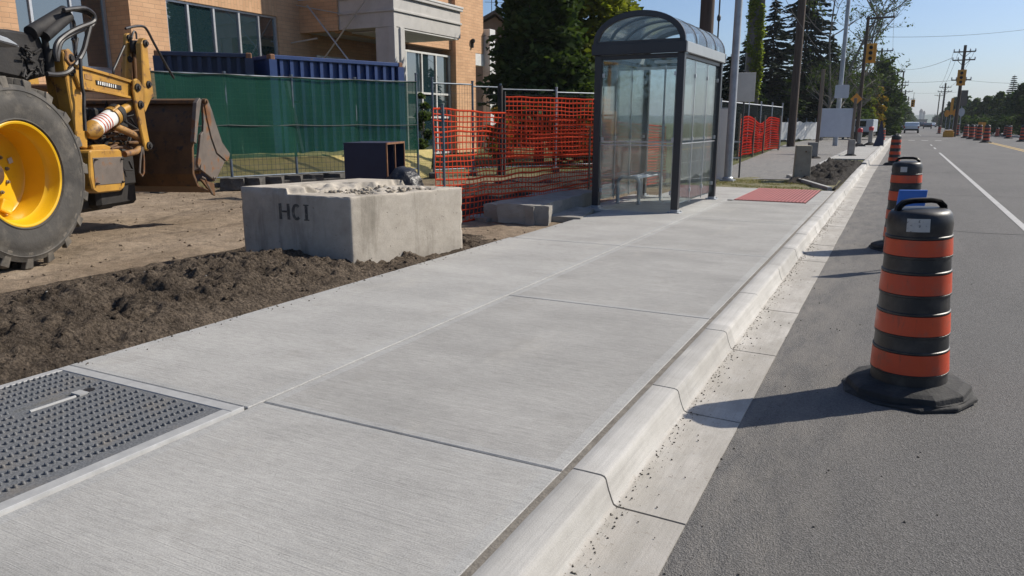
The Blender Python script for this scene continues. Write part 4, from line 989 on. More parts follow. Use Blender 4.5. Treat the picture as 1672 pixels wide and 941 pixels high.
# ---------------- construction drums
def drum(label, cat='traffic drum'):
    d = thing('traffic_drum', label, cat)
    z0, z1 = .075, 1.0
    rad = lambda z: .200 - (.200 - .157) * (z - .05) / .95
    b = MB()
    pr = [(.18, .06), (rad(.08), .07)]
    for (za, zb) in ((.155, .285), (.375, .50), (.60, .725), (.81, .915)):
        for zz in (za, zb):
            r = rad(zz); pr += [(r - .001, zz - .012), (r + .0045, zz - .008), (r + .0045, zz + .002), (r - .001, zz + .006)]
    pr += [(rad(.93), .935), (rad(.95) + .002, .95), (rad(.95) + .004, .985), (rad(1.0) - .002, 1.03), (.142, 1.047), (.12, 1.056), (.0, 1.06)]
    pr = sorted(pr, key=lambda p: (p[1]))
    b.lathe(pr, 44); b.build('barrel', M['black'], d, smooth=True)
    for (za, zb) in ((.155, .285), (.375, .50), (.60, .725), (.81, .915)):
        b = MB(); b.lathe([(rad(za) - .01, za + .0055), (rad(za) + .0045, za + .006), (rad(zb) + .0045, zb - .012), (rad(zb) - .01, zb - .0115)], 44); b.build('orange_band', M['orange'], d, smooth=True)
    b = MB(); P = [(-.125, 0, 1.04), (-.122, 0, 1.066), (-.095, 0, 1.092), (-.05, 0, 1.10), (.05, 0, 1.10), (.095, 0, 1.092), (.122, 0, 1.066), (.125, 0, 1.04)]
    for yy in (-.012, .012): b.tube([(x, yy, z) for x, _, z in P], .014, 8); b.build('handle', M['black'], d, smooth=True)
    b = MB(); n = 10
    def ring(r, z, ph=0, wob=.012): r *= .9; return [((r + wob * math.sin(5.1 * k + 1)) * math.cos(2 * math.pi * (k + ph) / n), (r + wob * math.cos(3.7 * k)) * math.sin(2 * math.pi * (k + ph) / n), z) for k in range(n)]
    st = [ring(.385, 0), ring(.385, .022), ring(.36, .030), ring(.355, .034, .4), ring(.35, .066, .4), ring(.31, .082, .4), ring(.24, .092, .4, 0), ring(.20, .10, .4, 0), ring(.19, .05, .4, 0)]
    vs = [p for r_ in st for p in r_]
    b.add(vs, [(i * n + k, i * n + (k + 1) % n, (i + 1) * n + (k + 1) % n, (i + 1) * n + k) for i in range(len(st) - 1) for k in range(n)] + [tuple(range(n))])
    b.build('rubber_base', M['rubber'], d, bevel=.004)
    return d
def label_(d, ang, z=.985, w=.11, h=.07):
    b = MB(); r0 = .163; n = 5; vs = []
    for zz in (z - h / 2, z + h / 2):
        for k in range(n): a = ang + (k / (n - 1) - .5) * w / r0; vs.append(((r0 + .0035 - (zz - .95) * .03) * math.cos(a), (r0 + .0035 - (zz - .95) * .03) * math.sin(a), zz))
    b.add(vs, [(k, k + 1, n + k + 1, n + k) for k in range(n - 1)]); b.build('label', M['sticker'], d)
gz = -.133
def tilt_(lean, spin): return (Matrix.Rotation(R(lean), 3, Vector(HEAD)) @ Matrix.Rotation(R(spin), 3, 'Z')).to_euler()
LANE = 'orange and black drums along the kerb lane'
d1 = drum('large orange and black traffic drum with pale label, nearest in the road'); d1.location = (.165, 4.62, gz); d1.rotation_euler = tilt_(-2.6, 27); d1['group'] = LANE
proto = d1
d2 = dup(d1, (.10, 10.1, gz), R(-12), 'orange and black traffic drum directly behind the nearest one, two pale labels', LANE)
d3 = dup(d1, (-.22, 30.5, gz), R(70), 'orange and black traffic drum close to the kerb, smallest of the lane three', LANE)
d2.rotation_euler = tilt_(-1.6, -12)
label_(d1, R(-105 - 27 + 12), .985); label_(d2, R(-90), .975, .07, .06); label_(d2, R(-160), .975, .05, .06)
for px, py, lab in ((1446, 232, 'drum beside the kerb tucked behind the third lane drum'),):
    p = G(px, py, -.13); dup(proto, (p[0] - .25, p[1], gz), 1, 'orange and black traffic ' + lab, LANE)
FG = 'traffic drums clustered at the far right junction'
for px, py, lab, s in ((1609.4, 233, 'in front of the far right cluster, nearest of it', 1.22), (1597.4, 229.6, 'second in the far right cluster, left of its nearest drum', 1.22), (1585.5, 227.5, 'third in the far right cluster, partly hidden by its neighbours', 1.22), (1576, 225.5, 'fourth in the far right cluster, just right of the dark signal pole', 1.22), (1646.5, 226.4, 'standing alone by the far right kerb, before the conifer', 1.15), (1561.5, 222.5, 'pressed against the foot of the dark signal pole', 1.3), (1590.5, 226, 'half hidden at the back of the far right cluster', 1.2), (1641, 222.5, 'farther back between the cabinet and the lone drum', 1.1), (1669, 231.5, 'at the right edge of the picture beyond the lanes', 1.2), (1627.4, 223.5, 'small and pale before the grey utility cabinet', .9), (1533, 218.6, 'left of the far signal pole at the road bend', 1.0)):
    p = G(px, py, -.13); dup(proto, (p[0], p[1], gz), random.random() * 6, 'orange traffic drum ' + lab, FG, s)
# blue folded sign left standing on the asphalt
bl = thing('sign_stand', 'blue folded sign stand on asphalt right behind the nearest drum', 'sign stand', (.13, 8.6, gz), R(24))
b = MB(); b.box((0, .0, .615), (.28, .018, .46), 0, 0, (R(8), 0)); b.build('panel', M['blue'], bl, bevel=.003)
b = MB()
for s in (-1, 1): b.bar((s * .08, .03, .4), (s * .08, .10, 0), .02); b.bar((s * .08, .05, .45), (s * .08, -.10, 0), .02)
b.build('leg', M['galv'], bl, split=True)
# ---------------- cast concrete block with stencilled letters
cbx, cby = -4.63, 5.56
BK = thing('concrete_block', 'large weathered concrete block with stencilled letters HCI and broken top', 'concrete block', (cbx, cby, -.10), R(3))
side_dir = math.atan2(6.98 - 5.55, -4.31 + 4.66) - math.pi / 2        # long side leans slightly
NX, NY, NZ = 84, 84, 40; LX, LYb, LZ = 1.37, 1.45, .79
V = []; F = []; idx = {}
def bpnt(i, j, k):
    x = -LX * (1 - i / NX); y = LYb * j / NY; z = LZ * k / NZ
    nn = noise.fractal(Vector((x * 6, y * 6, z * 6)), 1, 2, 4)
    ex = min(i, NX - i) / NX * LX; ey = min(j, NY - j) / NY * LYb; ez = (NZ - k) / NZ * LZ
    two = sorted((ex, ey, ez))
    # worn arrises: chips where two faces meet
    edge = max(0, .022 - two[1]) / .022 * (two[0] < .001)
    chip = edge * (.25 + max(0, 2.2 * noise.noise(Vector((x * 8, y * 8, z * 8 + 3))) - .35)) * .016
    cx, cy, cz = (-LX / 2, LYb / 2, LZ / 2)
    q = Vector((x, y, z)); c = Vector((cx, cy, cz)); d = (c - q)
    sx = (1 if ex < .001 else 0); sy = (1 if ey < .001 else 0); sz = (1 if ez < .001 else 0)
    q += Vector((math.copysign(1, d.x) * sx, math.copysign(1, d.y) * sy, -sz)) * chip + Vector((sx, sy, sz)) * nn * .0007
    if k == NZ:
        u = x + LX + .05 * nn; w = y
        raised = sm(.592, .575, u + .05 * noise.noise(Vector((w * 9, 1, 0)))) 
        rim = sm(1.33, 1.22, u) * sm(.26, .34, w) * sm(1.45, 1.3, w) * sm(.58, .68, u)
        q.z += .05 * raised - .008 * (1 - raised) + rim * (-.012 + .03 * nn + .05 * (.35 - min(.6, noise.voronoi(Vector((x * 9, y * 9, 2)))[0][0])))
        brk = sm(.30, .36, u) * sm(.66, .6, u) * sm(.22, .3, w) * sm(.95, .85, w)
        q.z += brk * (-.05 + .06 * nn)
    return q
def vid(i, j, k):
    if (i, j, k) not in idx: idx[(i, j, k)] = len(V); V.append(tuple(bpnt(i, j, k)))
    return idx[(i, j, k)]
for i in range(NX):
    for j in range(NY): F.append((vid(i, j, NZ), vid(i + 1, j, NZ), vid(i + 1, j + 1, NZ), vid(i, j + 1, NZ)))
for k in range(NZ):
    for i in range(NX): F.append((vid(i, 0, k), vid(i + 1, 0, k), vid(i + 1, 0, k + 1), vid(i, 0, k + 1))); F.append((vid(i + 1, NY, k), vid(i, NY, k), vid(i, NY, k + 1), vid(i + 1, NY, k + 1)))
    for j in range(NY): F.append((vid(NX, j, k), vid(NX, j + 1, k), vid(NX, j + 1, k + 1), vid(NX, j, k + 1))); F.append((vid(0, j + 1, k), vid(0, j, k), vid(0, j, k + 1), vid(0, j + 1, k + 1)))
sh = math.tan(-side_dir + R(3))
V = [(x + y * sh, y, z) for x, y, z in V]
npmesh('body', V, F, M['block'], BK, smooth=False)
V = []; F = []
def plc():
    while True:
        u = random.uniform(.62, 1.25); w = random.uniform(.3, 1.2)
        return (-LX + u + w * sh, w, LZ - .022 + random.uniform(0, .012))
o = clods('rubble', 150, plc, M['rubble'], .008, .055); o.parent = BK
# stencil letters on the shaded end
def strokes(name, polys, par):
    b = MB()
    for p in polys: b.plate(p, -.0035, .004, lambda x, z, t: (x, t, z))
    return b.build(name, M['stencil'], par)
def face_x(px, py): # pixel on the end face -> local x,z
    r = ray(px, py); n = np.array([math.sin(R(3)), -math.cos(R(3)), 0]); p0 = np.array([cbx, cby, 0]); t_ = ((p0 - EYE) @ n) / (r @ n); p = EYE + r * t_; q = p - p0
    return float(q @ np.array([math.cos(R(3)), math.sin(R(3)), 0])), float(p[2] + .10)
x0, zt_ = face_x(455, 332); x1, zb = face_x(506, 361); hL = zt_ - zb; wl = x1 - x0
def rect(a, b_, c, d): return [(x0 + a * wl, zb + c * hL), (x0 + b_ * wl, zb + c * hL), (x0 + b_ * wl, zb + d * hL), (x0 + a * wl, zb + d * hL)]
strokes('letter_H', [rect(0, .09, 0, 1), rect(.27, .36, 0, 1), rect(.10, .26, .44, .56)], BK)
cc = []; ccx, ccz, rx, rz_ = .58, .5, .155, .52
A = np.linspace(R(48), R(312), 18)
outer = [(x0 + (ccx + rx * math.cos(a)) * wl, zb + (ccz + rz_ * math.sin(a)) * hL) for a in A]; inner = [(x0 + (ccx + (rx - .09) * math.cos(a)) * wl, zb + (ccz + (rz_ - .17) * math.sin(a)) * hL) for a in A]
b = MB()
for k in range(17):
    b.plate([outer[k], outer[k + 1], inner[k + 1], inner[k]], -.0035, .004, lambda x, z, t: (x, t, z))
b.build('letter_C', M['stencil'], BK)
strokes('letter_I', [rect(.86, .945, .08, .92), rect(.82, .985, .925, 1.0), rect(.82, .985, .0, .075)], BK)
# ---------------- broken slab lumps beside the shelter
def rough_slab(name, label, loc, rz, size, tilt=(0, 0), seed=0, grp=None, mat='slab'):
    o = thing(name, label, 'concrete slab', loc, rz, grp); b = MB(); b.box((0, 0, size[2] / 2), size, 0, 0, tilt)
    me = b.build('body', M[mat], o); bm = bmesh.new(); bm.from_mesh(me.data)
    bmesh.ops.subdivide_edges(bm, edges=bm.edges[:], cuts=10, use_grid_fill=True)
    for v in bm.verts:
        n = noise.noise_vector(v.co * 5 + Vector((seed, 0, 0))); v.co += n * .022 + noise.noise_vector(v.co * 19 + Vector((seed, 3, 0))) * .006
    bm.to_mesh(me.data); bm.free(); return o
rough_slab('broken_slab', 'long weathered grey kerb slab lying on soil left of the shelter', (-5.02, 10.9, -.06), R(2), (.8, 2.9, .27), (0, 0), 2)
rough_slab('broken_slab', 'short broken concrete lump at the near end of the long slab', (-4.78, 9.62, -.06), R(16), (.74, .34, .28), (R(-3), R(2)), 7)
rough_slab('broken_slab', 'thin cracked concrete sheet lying flat before the shelter corner', (-4.50, 10.55, -.05), R(12), (.62, 1.3, .08), (0, R(2)), 11)
rough_slab('broken_slab', 'thin grey slab fragment flat on the soil near the orange netting', (-5.45, 9.6, -.05), R(-20), (.5, .35, .06), (0, 0), 13)
# dark metal bin and bag behind the block
BN = thing('metal_bin', 'dark navy steel bin with open end and rusty orange edges behind the block', 'bin', (*at(628, 12.4)[:2], -.05), R(27.4 - 8))
b = MB(); bw, bd, bh, t = .72, 1.05, .80, .012
z0 = .28
b.bx(-bw, 0, 0, .02, z0, z0 + bh); b.bx(-bw, 0, 0, bd, z0, z0 + t); b.bx(-bw, 0, bd - .02, bd, z0, z0 + bh); b.bx(-bw, -bw + t, .02, bd - .02, z0 + t, z0 + bh); b.bx(-bw - .01, .0, -.005, bd + .005, z0 + bh, z0 + bh + .02); b.bx(-bw + t, -.01, bd * .45, bd * .45 + .015, z0 + t, z0 + bh)
b.build('shell', M['bin_navy'], BN)
b = MB()
for (ya, yb, za, zb_) in ((-.004, .03, z0, z0 + bh + .022), (bd - .03, bd + .004, z0, z0 + bh + .022), (.03, bd - .03, z0 + bh - .01, z0 + bh + .022), (.03, bd - .03, z0 - .004, z0 + .03), (bd * .45 - .012, bd * .45 + .02, z0 + .03, z0 + bh - .01)): b.bx(0.001, .022, ya, yb, za, zb_)
b.build('edge_frame', M['bin_edge'], BN)
for (x, y) in ((-.66, .06), (-.06, .06), (-.66, bd - .06), (-.06, bd - .06)): b = MB(); b.bx(x - .04, x + .04, y - .04, y + .04, -.05, z0 - .002); b.build('leg', M['bin_navy'], BN)
bg = bmesh.new(); bmesh.ops.create_icosphere(bg, subdivisions=4, radius=1)
for v in bg.verts:
    n = noise.noise_vector(v.co * 2.2); c_ = noise.fractal(v.co * 5, 1, 2, 3); v.co += n * .12 + v.co * c_ * .05; v.co = Vector((v.co.x * .33, v.co.y * .30, max(-.33, v.co.z * .36)))
me = bpy.data.meshes.new('black_bag'); bg.to_mesh(me); bg.free(); me.materials.append(M['bag']); me.polygons.foreach_set('use_smooth', [True] * len(me.polygons))
p = at(657, 11.9); o = bpy.data.objects.new('black_bag', me); COL.objects.link(o); o.location = (p[0], p[1], .33); tag(o, 'bulging black plastic bag in front of the navy bin', 'bag')
p = at(655, 12.0); b = MB(); b.box((0, 0, .0), (.7, .5, .1)); o = b.build('pallet', M['post_wood'], None, bevel=.01); o.location = (p[0], p[1], -.03); o.rotation_euler = (0, 0, .6); tag(o, 'low dark timber pallet under the black bag', 'pallet')
# ---------------- site fences
FZ = 2.42
fp = [(252, 15.5), (372, 16.5), (480, 17.6), (582, 18.6), (681, 19.5), (707, 19.8), (772, 20.6), (817, 21.1), (908, 22.0), (985, 23.)]
FPT = [at(*q) for q in fp]
def lerp(a, b, t): return tuple(a[i] + (b[i] - a[i]) * t for i in range(3))
def fence_post(par, p, h, r=.03, lean=0, mat='fencepost'):
    b = MB(); b.tube([(p[0], p[1], -.1), (p[0] + lean, p[1], h)], r, 8); b.tube([(p[0] + lean, p[1], h - .005), (p[0] + lean, p[1], h + .03)], r * 1.25, 8); return b.build('post', M[mat], par, smooth=True, shift=par.location)
def wire_panel(par, a, c, z0, z1, sx=.085, sz=.22, r=.0035):
    L = math.dist(a[:2], c[:2]); b = MB(); n = max(2, int(L / sx))
    for i in range(1, n): q = lerp(a, c, i / n); b.tube([(q[0], q[1], z0), (q[0], q[1], z1)], r, 3, cap=False)
    z = z0
    while z < z1: b.tube([(a[0], a[1], z), (c[0], c[1], z)], r, 3, cap=False); z += sz
    b.build('wire_mesh', M['fencewire'], par, shift=par.location)
    b = MB(); b.tube([(a[0], a[1], z1), (c[0], c[1], z1)], .022, 6); b.tube([(a[0], a[1], z0), (c[0], c[1], z0)], .018, 6); b.build('rail', M['fencepost'], par, smooth=True, shift=par.location, split=True)
FGRP = 'temporary fence panels across the site'
for i in range(4):
    a, c = FPT[i], FPT[i + 1]
    lab = ['green screened fence panel beside the loader bucket, first of the row', 'green screened fence panel just right of the loader bucket', 'green screened fence panel behind the HCI block, with slumped blue brace', 'green screened fence panel at the torn right end of the screen'][i]
    f = thing('screened_fence', lab, 'fence', (a[0], a[1], 0), 0, FGRP)
    fence_post(f, a, FZ)
    if i == 3: fence_post(f, c, FZ + .15)
    wire_panel(f, a, c, .2, FZ - .04, .1, .12)
    V = []; F = []; nx_, nz_ = 40, 26; nrm = np.array([-(c[1] - a[1]), c[0] - a[0]]); nrm /= np.linalg.norm(nrm)
    for k in range(nz_ + 1):
        for j in range(nx_ + 1):
            t_ = j / nx_; z = .60 + (FZ - .02 - .60) * k / nz_
            q = lerp(a, c, t_); w = -.03 + .035 * noise.noise(Vector((q[0] * 1.4, q[1] * 1.4, z * .5))) + .012 * noise.noise(Vector((q[0] * 5, 0, z * 2.2))) - .03 * math.sin(math.pi * t_) * (1 - k / nz_)
            sag = -.05 * math.sin(math.pi * ((t_ * 3) % 1)) * (k / nz_) * .5 + .05 * (1 - k / nz_) * noise.noise(Vector((q[0] * 2, 4, 0)))
            V.append((q[0] + nrm[0] * w - a[0], q[1] + nrm[1] * w - a[1], z + sag))
    I = np.arange(nz_)[:, None] * (nx_ + 1) + np.arange(nx_)[None]; F = np.stack([I, I + 1, I + nx_ + 2, I + nx_ + 1], -1).reshape(-1, 4)
    npmesh('privacy_screen', V, F, M['screen'], f, smooth=True)
    b = MB()
    for z in (1.32, FZ - .03): b.tube([(lerp(a, c, t_)[0] - nrm[0] * .05, lerp(a, c, t_)[1] - nrm[1] * .05, z - .02 * math.sin(math.pi * t_)) for t_ in np.linspace(0, 1, 9)], .010, 5)
    b.build('tie_wire', M['wire'], f, shift=f.location, split=True)
    b = MB(); b.box((a[0], a[1], .02), (.22, .6, .14), YAW); b.build('foot', M['stone'], f, bevel=.02, shift=f.location)
# leaning blue brace behind/in front of the screen
b = MB(); a = at(472, 18.4); c = at(496, 18.6); b.bar((a[0], a[1], 2.35), (c[0], c[1], .1), .09); b.bar((a[0] + .02, a[1], 1.85), (a[0] + .3, a[1] + .1, 1.86), .05)
tag(b.build('brace', M['cont_dark'], None), 'dark blue steel brace seen through the green screen', 'brace')
for i in range(5, 9):
    a, c = FPT[i], FPT[i + 1]; h = FZ - .05 * (i - 4)
    lab = ['bare wire fence panel left of the brick pier, next to the green screen', 'bare wire fence panel before the brick pier and white column', 'wire fence panel behind red netting, left of the shelter', 'wire fence panel with pale top rail seen behind the shelter'][i - 5]
    f = thing('wire_fence', lab, 'fence', (a[0], a[1], 0), 0, FGRP)
    fence_post(f, a, h + .12, .032, 0, 'fencepost' if i != 8 else 'galv'); wire_panel(f, a, c, .15, h)
    b = MB(); b.box((a[0], a[1], .02), (.22, .6, .14), YAW); b.build('foot', M['stone'], f, bevel=.02, shift=f.location)
# ---------------- orange netting
def netting(name, label, pts, ztop, zbot, mat, cell=(.10, .085), wave=.05, posts=None, seed=0, grp=None, rr=.0056):
    """pts polyline, ztop(t), zbot(t)"""
    f = thing(name, label, 'safety netting', (pts[0][0], pts[0][1], 0), 0, grp)
    P = [Vector((p[0], p[1])) for p in pts]; Ls = [0]
    for a, c in zip(P[:-1], P[1:]): Ls.append(Ls[-1] + (c - a).length)
    def pos(s):
        for k in range(len(P) - 1):
            if s <= Ls[k + 1] + 1e-6: t_ = (s - Ls[k]) / (Ls[k + 1] - Ls[k]); return P[k].lerp(P[k + 1], t_), (P[k + 1] - P[k]).normalized()
        return P[-1], (P[-1] - P[-2]).normalized()
    Lt = Ls[-1]; nu = int(Lt / cell[0]); nv = int((ztop(.5) - zbot(.5)) / cell[1])
    V = []; F = []
    def pt(iu, iv):
        s = Lt * iu / nu; p, d = pos(s); t_ = iu / nu; q = iv / nv
        zt, zb_ = ztop(t_), zbot(t_)
        w = wave * noise.noise(Vector((s * 1.1, q * 2.2, seed))) * (1 - .5 * q)
        gather = .05 * noise.noise(Vector((s * .5, q * 5, seed + 3)))
        z = zb_ + (zt - zb_) * (q + gather * math.sin(math.pi * q)) + .025 * noise.noise(Vector((s * 2.3, q * 7, seed + 9)))
        s2 = .03 * noise.noise(Vector((s * 3, q * 4, seed + 5)))
        return Vector((p.x - d.y * w + d.x * s2, p.y + d.x * w + d.y * s2, z)), d
    G_ = [[pt(i, j) for j in range(nv + 1)] for i in range(nu + 1)]
    def strip(chain, hw, horiz):
        n0 = len(V)
        for (p, d) in chain:
            off = Vector((0, 0, hw)) if horiz else Vector((d.x * hw, d.y * hw, 0)); nn = Vector((-d.y, d.x, 0)) * .0018
            for a in (-1, 1):
                for c in (-1, 1): V.append(tuple(p + off * a + nn * c))
        for k in range(len(chain) - 1):
            o = n0 + k * 4
            F.extend([(o, o + 2, o + 6, o + 4), (o + 1, o + 5, o + 7, o + 3), (o, o + 4, o + 5, o + 1), (o + 2, o + 3, o + 7, o + 6)])
    for j in range(nv + 1): strip([G_[i][j] for i in range(nu + 1)], rr * (2.4 if j in (0, nv) or j % 4 == 0 else 1.6), True)
    for i in range(nu + 1): strip([G_[i][j] for j in range(nv + 1)], rr * 1.05, False)
    V = np.array(V) - np.array([pts[0][0], pts[0][1], 0])
    tag(npmesh('net', V, F, M[mat], f), kind=None)
    for (s, h, mt, r) in (posts or []):
        p, d = pos(s * Lt); b = MB(); b.tube([(p.x, p.y, -.1), (p.x, p.y, h)], r, 6); b.build('stake', M[mt], f, shift=f.location)
    return f
pA = (-5.58, 8.45); pB = (-5.06, 12.9); pC = (-4.9, 16.3)
NG = 'orange safety netting runs'
netting('safety_netting', 'bright orange safety netting sagging between block and bus shelter', [(-5.67, 8.63), (-5.3, 10.6), (-5.06, 13.2), (-4.9, 17.2)], lambda t: 1.56 - .28 * t, lambda t: -.02 + .05 * t, 'netting', (.085, .069), .09, [(.02, 1.62, 'fencepost', .022), (.5, 1.3, 'post_wood', .02), (.98, 1.4, 'fencepost', .022)], 1, NG)
netting('safety_netting', 'taller red netting hung on the wire fence behind the near orange run', [at(817, 20.8)[:2], at(908, 21.7)[:2], at(1000, 22.8)[:2]], lambda t: 2.06 - .04 * t, lambda t: .45, 'netting', (.13, .12), .05, [(0.0, 2.35, 'dark', .07), (.03, 2.2, 'dark', .05)], 5, NG, .010)
netting('safety_netting', 'far red netting on stakes beside the asphalt path right of shelter', [at(1208, 29)[:2], at(1232, 32)[:2], at(1258, 37)[:2], at(1274, 38)[:2]], lambda t: 1.45 + .15 * math.sin(t * 9), lambda t: .12, 'netting_red', (.13, .085), .1, [(.0, 1.7, 'post_wood', .04), (.33, 1.6, 'post_wood', .04), (.66, 1.7, 'post_wood', .045), (1, 1.7, 'post_wood', .045)], 9, NG, .016)
netting('safety_netting', 'orange netting glimpsed between the shelter and the pale sign panel', [at(1150, 27)[:2], at(1172, 27.5)[:2], at(1183, 28)[:2]], lambda t: 1.3, lambda t: .05, 'netting', (.12, .09), .05, None, 12, NG, .014)
# dark stones under the green fence
SG = 'dark concrete feet along the green fence'
sp_ = [(372, 16.1), (405, 16.3), (438, 16.6), (470, 17.0), (505, 17.3), (540, 17.7)]
s0 = thing('ballast_block', '', 'ballast block', (0, 0, 0), 0, SG)
b = MB(); b.box((0, 0, .13), (.48, .3, .26)); me = b.build('body', M['stone'], s0); bm = bmesh.new(); bm.from_mesh(me.data); bmesh.ops.subdivide_edges(bm, edges=bm.edges[:], cuts=5, use_grid_fill=True)
for v in bm.verts: v.co += noise.noise_vector(v.co * 6) * .03
bm.to_mesh(me.data); bm.free()
nm = ['nearest the bucket', 'second from the bucket', 'third from the bucket', 'fourth from the bucket, left of block top', 'fifth from the bucket, above the HCI block', 'rightmost before the navy bin']
for k, (px, d) in enumerate(sp_):
    p = at(px, d); lab = 'rough dark ballast block under the green screen, ' + nm[k]
    o = s0 if k == 0 else dup(s0, (0, 0, 0)); o.location = (p[0], p[1], -.05); o.rotation_euler = (0, 0, YAW + random.uniform(-.3, .3)); o['label'] = lab
b = MB(); a = at(330, 15.9); c = at(560, 17.6); b.bar((a[0], a[1], .06), (c[0], c[1], .06), .10); tag(b.build('timber_sleeper', M['stone'], None, bevel=.01), 'long dark timber sleeper lying along the foot of the green fence', 'timber')
# dry grass bank between fence and containers
V = []
for k in range(7):
    for j in range(61):
        t_ = j / 60; q = lerp(at(235, 15.6), at(700, 19.95), t_); f_ = k / 6; z = .12 + .52 * sm(0, .7, f_) + .05 * noise.noise(Vector((t_ * 9, k, 0))); V.append((q[0] + HEAD[0] * (.15 + f_ * 1.2), q[1] + HEAD[1] * (.15 + f_ * 1.2), z - (.25 if k == 0 else 0)))
I = np.arange(6)[:, None] * 61 + np.arange(60)[None]; tag(npmesh('grass_bank', V, np.stack([I, I + 1, I + 62, I + 61], -1).reshape(-1, 4), pm('straw_bank', (.60, .47, .20), (.45, .38, .14), .95, 5, bump=.02, bscale=60), smooth=True), kind='structure')
# ---------------- containers behind the screen
def container(label, p0, p1, h, wid, mat, n):
    a, c = Vector((p0[0], p0[1])), Vector((p1[0], p1[1])); L = (c - a).length; rz = math.atan2(c.y - a.y, c.x - a.x)
    o = thing('container', label, 'container', (a.x, a.y, 0), rz)
    b = MB(); t = .05
    b.bx(0, L, .06, .10, .15, h - .08); b.bx(0, L, wid - .1, wid - .06, .15, h - .08); b.bx(0.02, .06, .1, wid - .1, .15, h - .08); b.bx(L - .06, L - .02, .1, wid - .1, .15, h - .08); b.bx(0, L, .06, wid - .06, .1, .15)
    b.build('wall', M[mat], o)
    for k in range(n):
        x = .25 + (L - .5) * k / (n - 1)
        b = MB(); b.bx(x - .045, x + .045, -.03, .058, .15, h - .1); b.build('rib', M[mat], o)
    b = MB(); b.bx(-.02, L + .02, -.06, .12, h - .1, h); b.bx(-.02, L + .02, wid - .12, wid, h - .1, h); b.bx(-.02, .1, .12, wid - .12, h - .1, h); b.bx(L - .1, L + .02, .12, wid - .12, h - .1, h); b.build('top_rail', M[mat], o, bevel=.01, split=True)
    for x in (0, L):
        b = MB(); b.bx(x - .10, x + .10, -.08, .12, .0, h - .11); b.build('corner_post', M[mat], o)
        b = MB(); b.bx(x - .07, x + .07, -.075, .13, h - .13, h + .015); b.build('corner_casting', M['bin_edge'], o, bevel=.02)
    return o
container('bright blue ribbed container with rusty top rail behind the green screen', at(450, 19.2), at(655, 21.9), 3.02, 2.2, 'cont_blue', 13)
container('blue container darkened by painted shade behind the green screen left of the bright blue one', at(268, 18.2), at(414, 18.9), 3.02, 2.2, 'cont_dark', 8)
# ---------------- brick clinic building
BD = thing('brick_building', 'tan brick building with dark windows and pale entrance canopy behind the work site', 'building', (-20.2, 16, 0))
sh_ = BD.location
def part(mb, name, mat, bevel=0, par=None): return mb.build(name, M[mat], par or BD, bevel=bevel, shift=sh_, split=name in ('wall', 'pilaster', 'sill'))
X0 = -20.2; XR = -21.2
b = MB()
b.bx(XR - .4, XR - .002, -8, 14.94, 0, 2.9); b.bx(XR - .4, XR - .002, -8, 14.94, 7.2, 9)                # left band: sill wall and spandrel
b.bx(X0 - 1.5, X0, 14.94, 16.2, 0, 9)                                                                     # pier
b.bx(X0 - .4, X0 - .003, 16.2, 20.8, 0, 3.0)
b.bx(X0 - .4, X0, 20.8, 22.4, 0, 9)
b.bx(X0 - .5, X0 - .2, 22.4, 29.0, 0, 9)
b.bx(X0 - .4, -18.4, 21.9, 22.2, 4.6, 9)
b.bx(-18.8, -18.42, 22.2, 32.1, 4.55, 9)
b.bx(-19.4, -18.2, 29.6, 31.35, 0, 4.548)
b.bx(-18.55, -18.2, 29.6, 32.1, 4.55, 9.001)
b.bx(-30, -18.9, 31.9, 32.3, 0, 8.9)
part(b, 'wall', 'brick')
b = MB(); b.bx(X0 - .4, X0 - .003, 16.2, 20.8, 5.05, 9); part(b, 'lintel_wall', 'brick_up')
b = MB(); b.bx(-32, -18.9, -8, 32, 8.9, 9.1); part(b, 'roof', 'roof_dark')
b = MB(); b.bx(XR - .1, XR + .25, 11.62, 12.2, 2.4, 9); b.bx(XR - .1, XR + .2, 4, 4.6, 0, 9); part(b, 'pilaster', 'brick')
def window(y0, y1, z0, z1, x, muls, trans=(), fw=.07, mat='alu'):
    b = MB(); b.bx(x - .08, x + .03, y0, y0 + fw, z0, z1); b.bx(x - .08, x + .03, y1 - fw, y1, z0, z1); b.bx(x - .08, x + .03, y0 + fw, y1 - fw, z0, z0 + fw); b.bx(x - .08, x + .03, y0 + fw, y1 - fw, z1 - fw, z1)
    for m_ in muls: b.bx(x - .08, x + .028, m_ - fw / 2, m_ + fw / 2, z0 + fw, z1 - fw)
    for z in trans:
        ys2 = [y0 + fw] + [q for m_ in muls for q in (m_ - fw / 2, m_ + fw / 2)] + [y1 - fw]
        for q0, q1 in zip(ys2[::2], ys2[1::2]): b.bx(x - .08, x + .026, q0, q1, z - fw / 2, z + fw / 2)
    w_ = part(b, 'window', mat)
    b = MB(); b.bx(x - .06, x - .03, y0 + fw * .5, y1 - fw * .5, z0 + fw * .5, z1 - fw * .5); b.build('pane', M['glass'], w_, shift=sh_); return w_
window(12.2, 14.93, 2.9, 7.2, XR - .05, [12.75, 13.88]); window(4.6, 11.6, 2.9, 7.2, XR - .05, [6.3, 8, 9.8]); 
window(16.2, 20.8, 3.0, 5.05, X0 - .1, [17.05, 18.05, 19.1, 19.98])
window(22.9, 25.2, .0, 3.9, X0 - .17, [23.6, 24.4]); window(25.6, 29.55, .0, 4.3, -18.5, [26.15, 27.3, 28.4], (1.6, 2.6), .08, 'white_trim')
b = MB(); b.bx(XR - .06, XR + .05, 12.2, 14.93, 2.80, 2.898); b.bx(X0 - .05, X0 + .06, 16.2, 20.8, 2.9, 2.998); part(b, 'sill', 'white_trim')
cn = MB(); cn.bx(X0, -16.0, 21.98, 26.4, 4.62, 5.62); cn.bx(X0, -15.92, 21.9, 26.48, 5.62, 5.72); cn.bx(X0, -15.95, 21.93, 26.45, 5.12, 5.20); c_o = part(cn, 'canopy', 'grey_trim', .01)
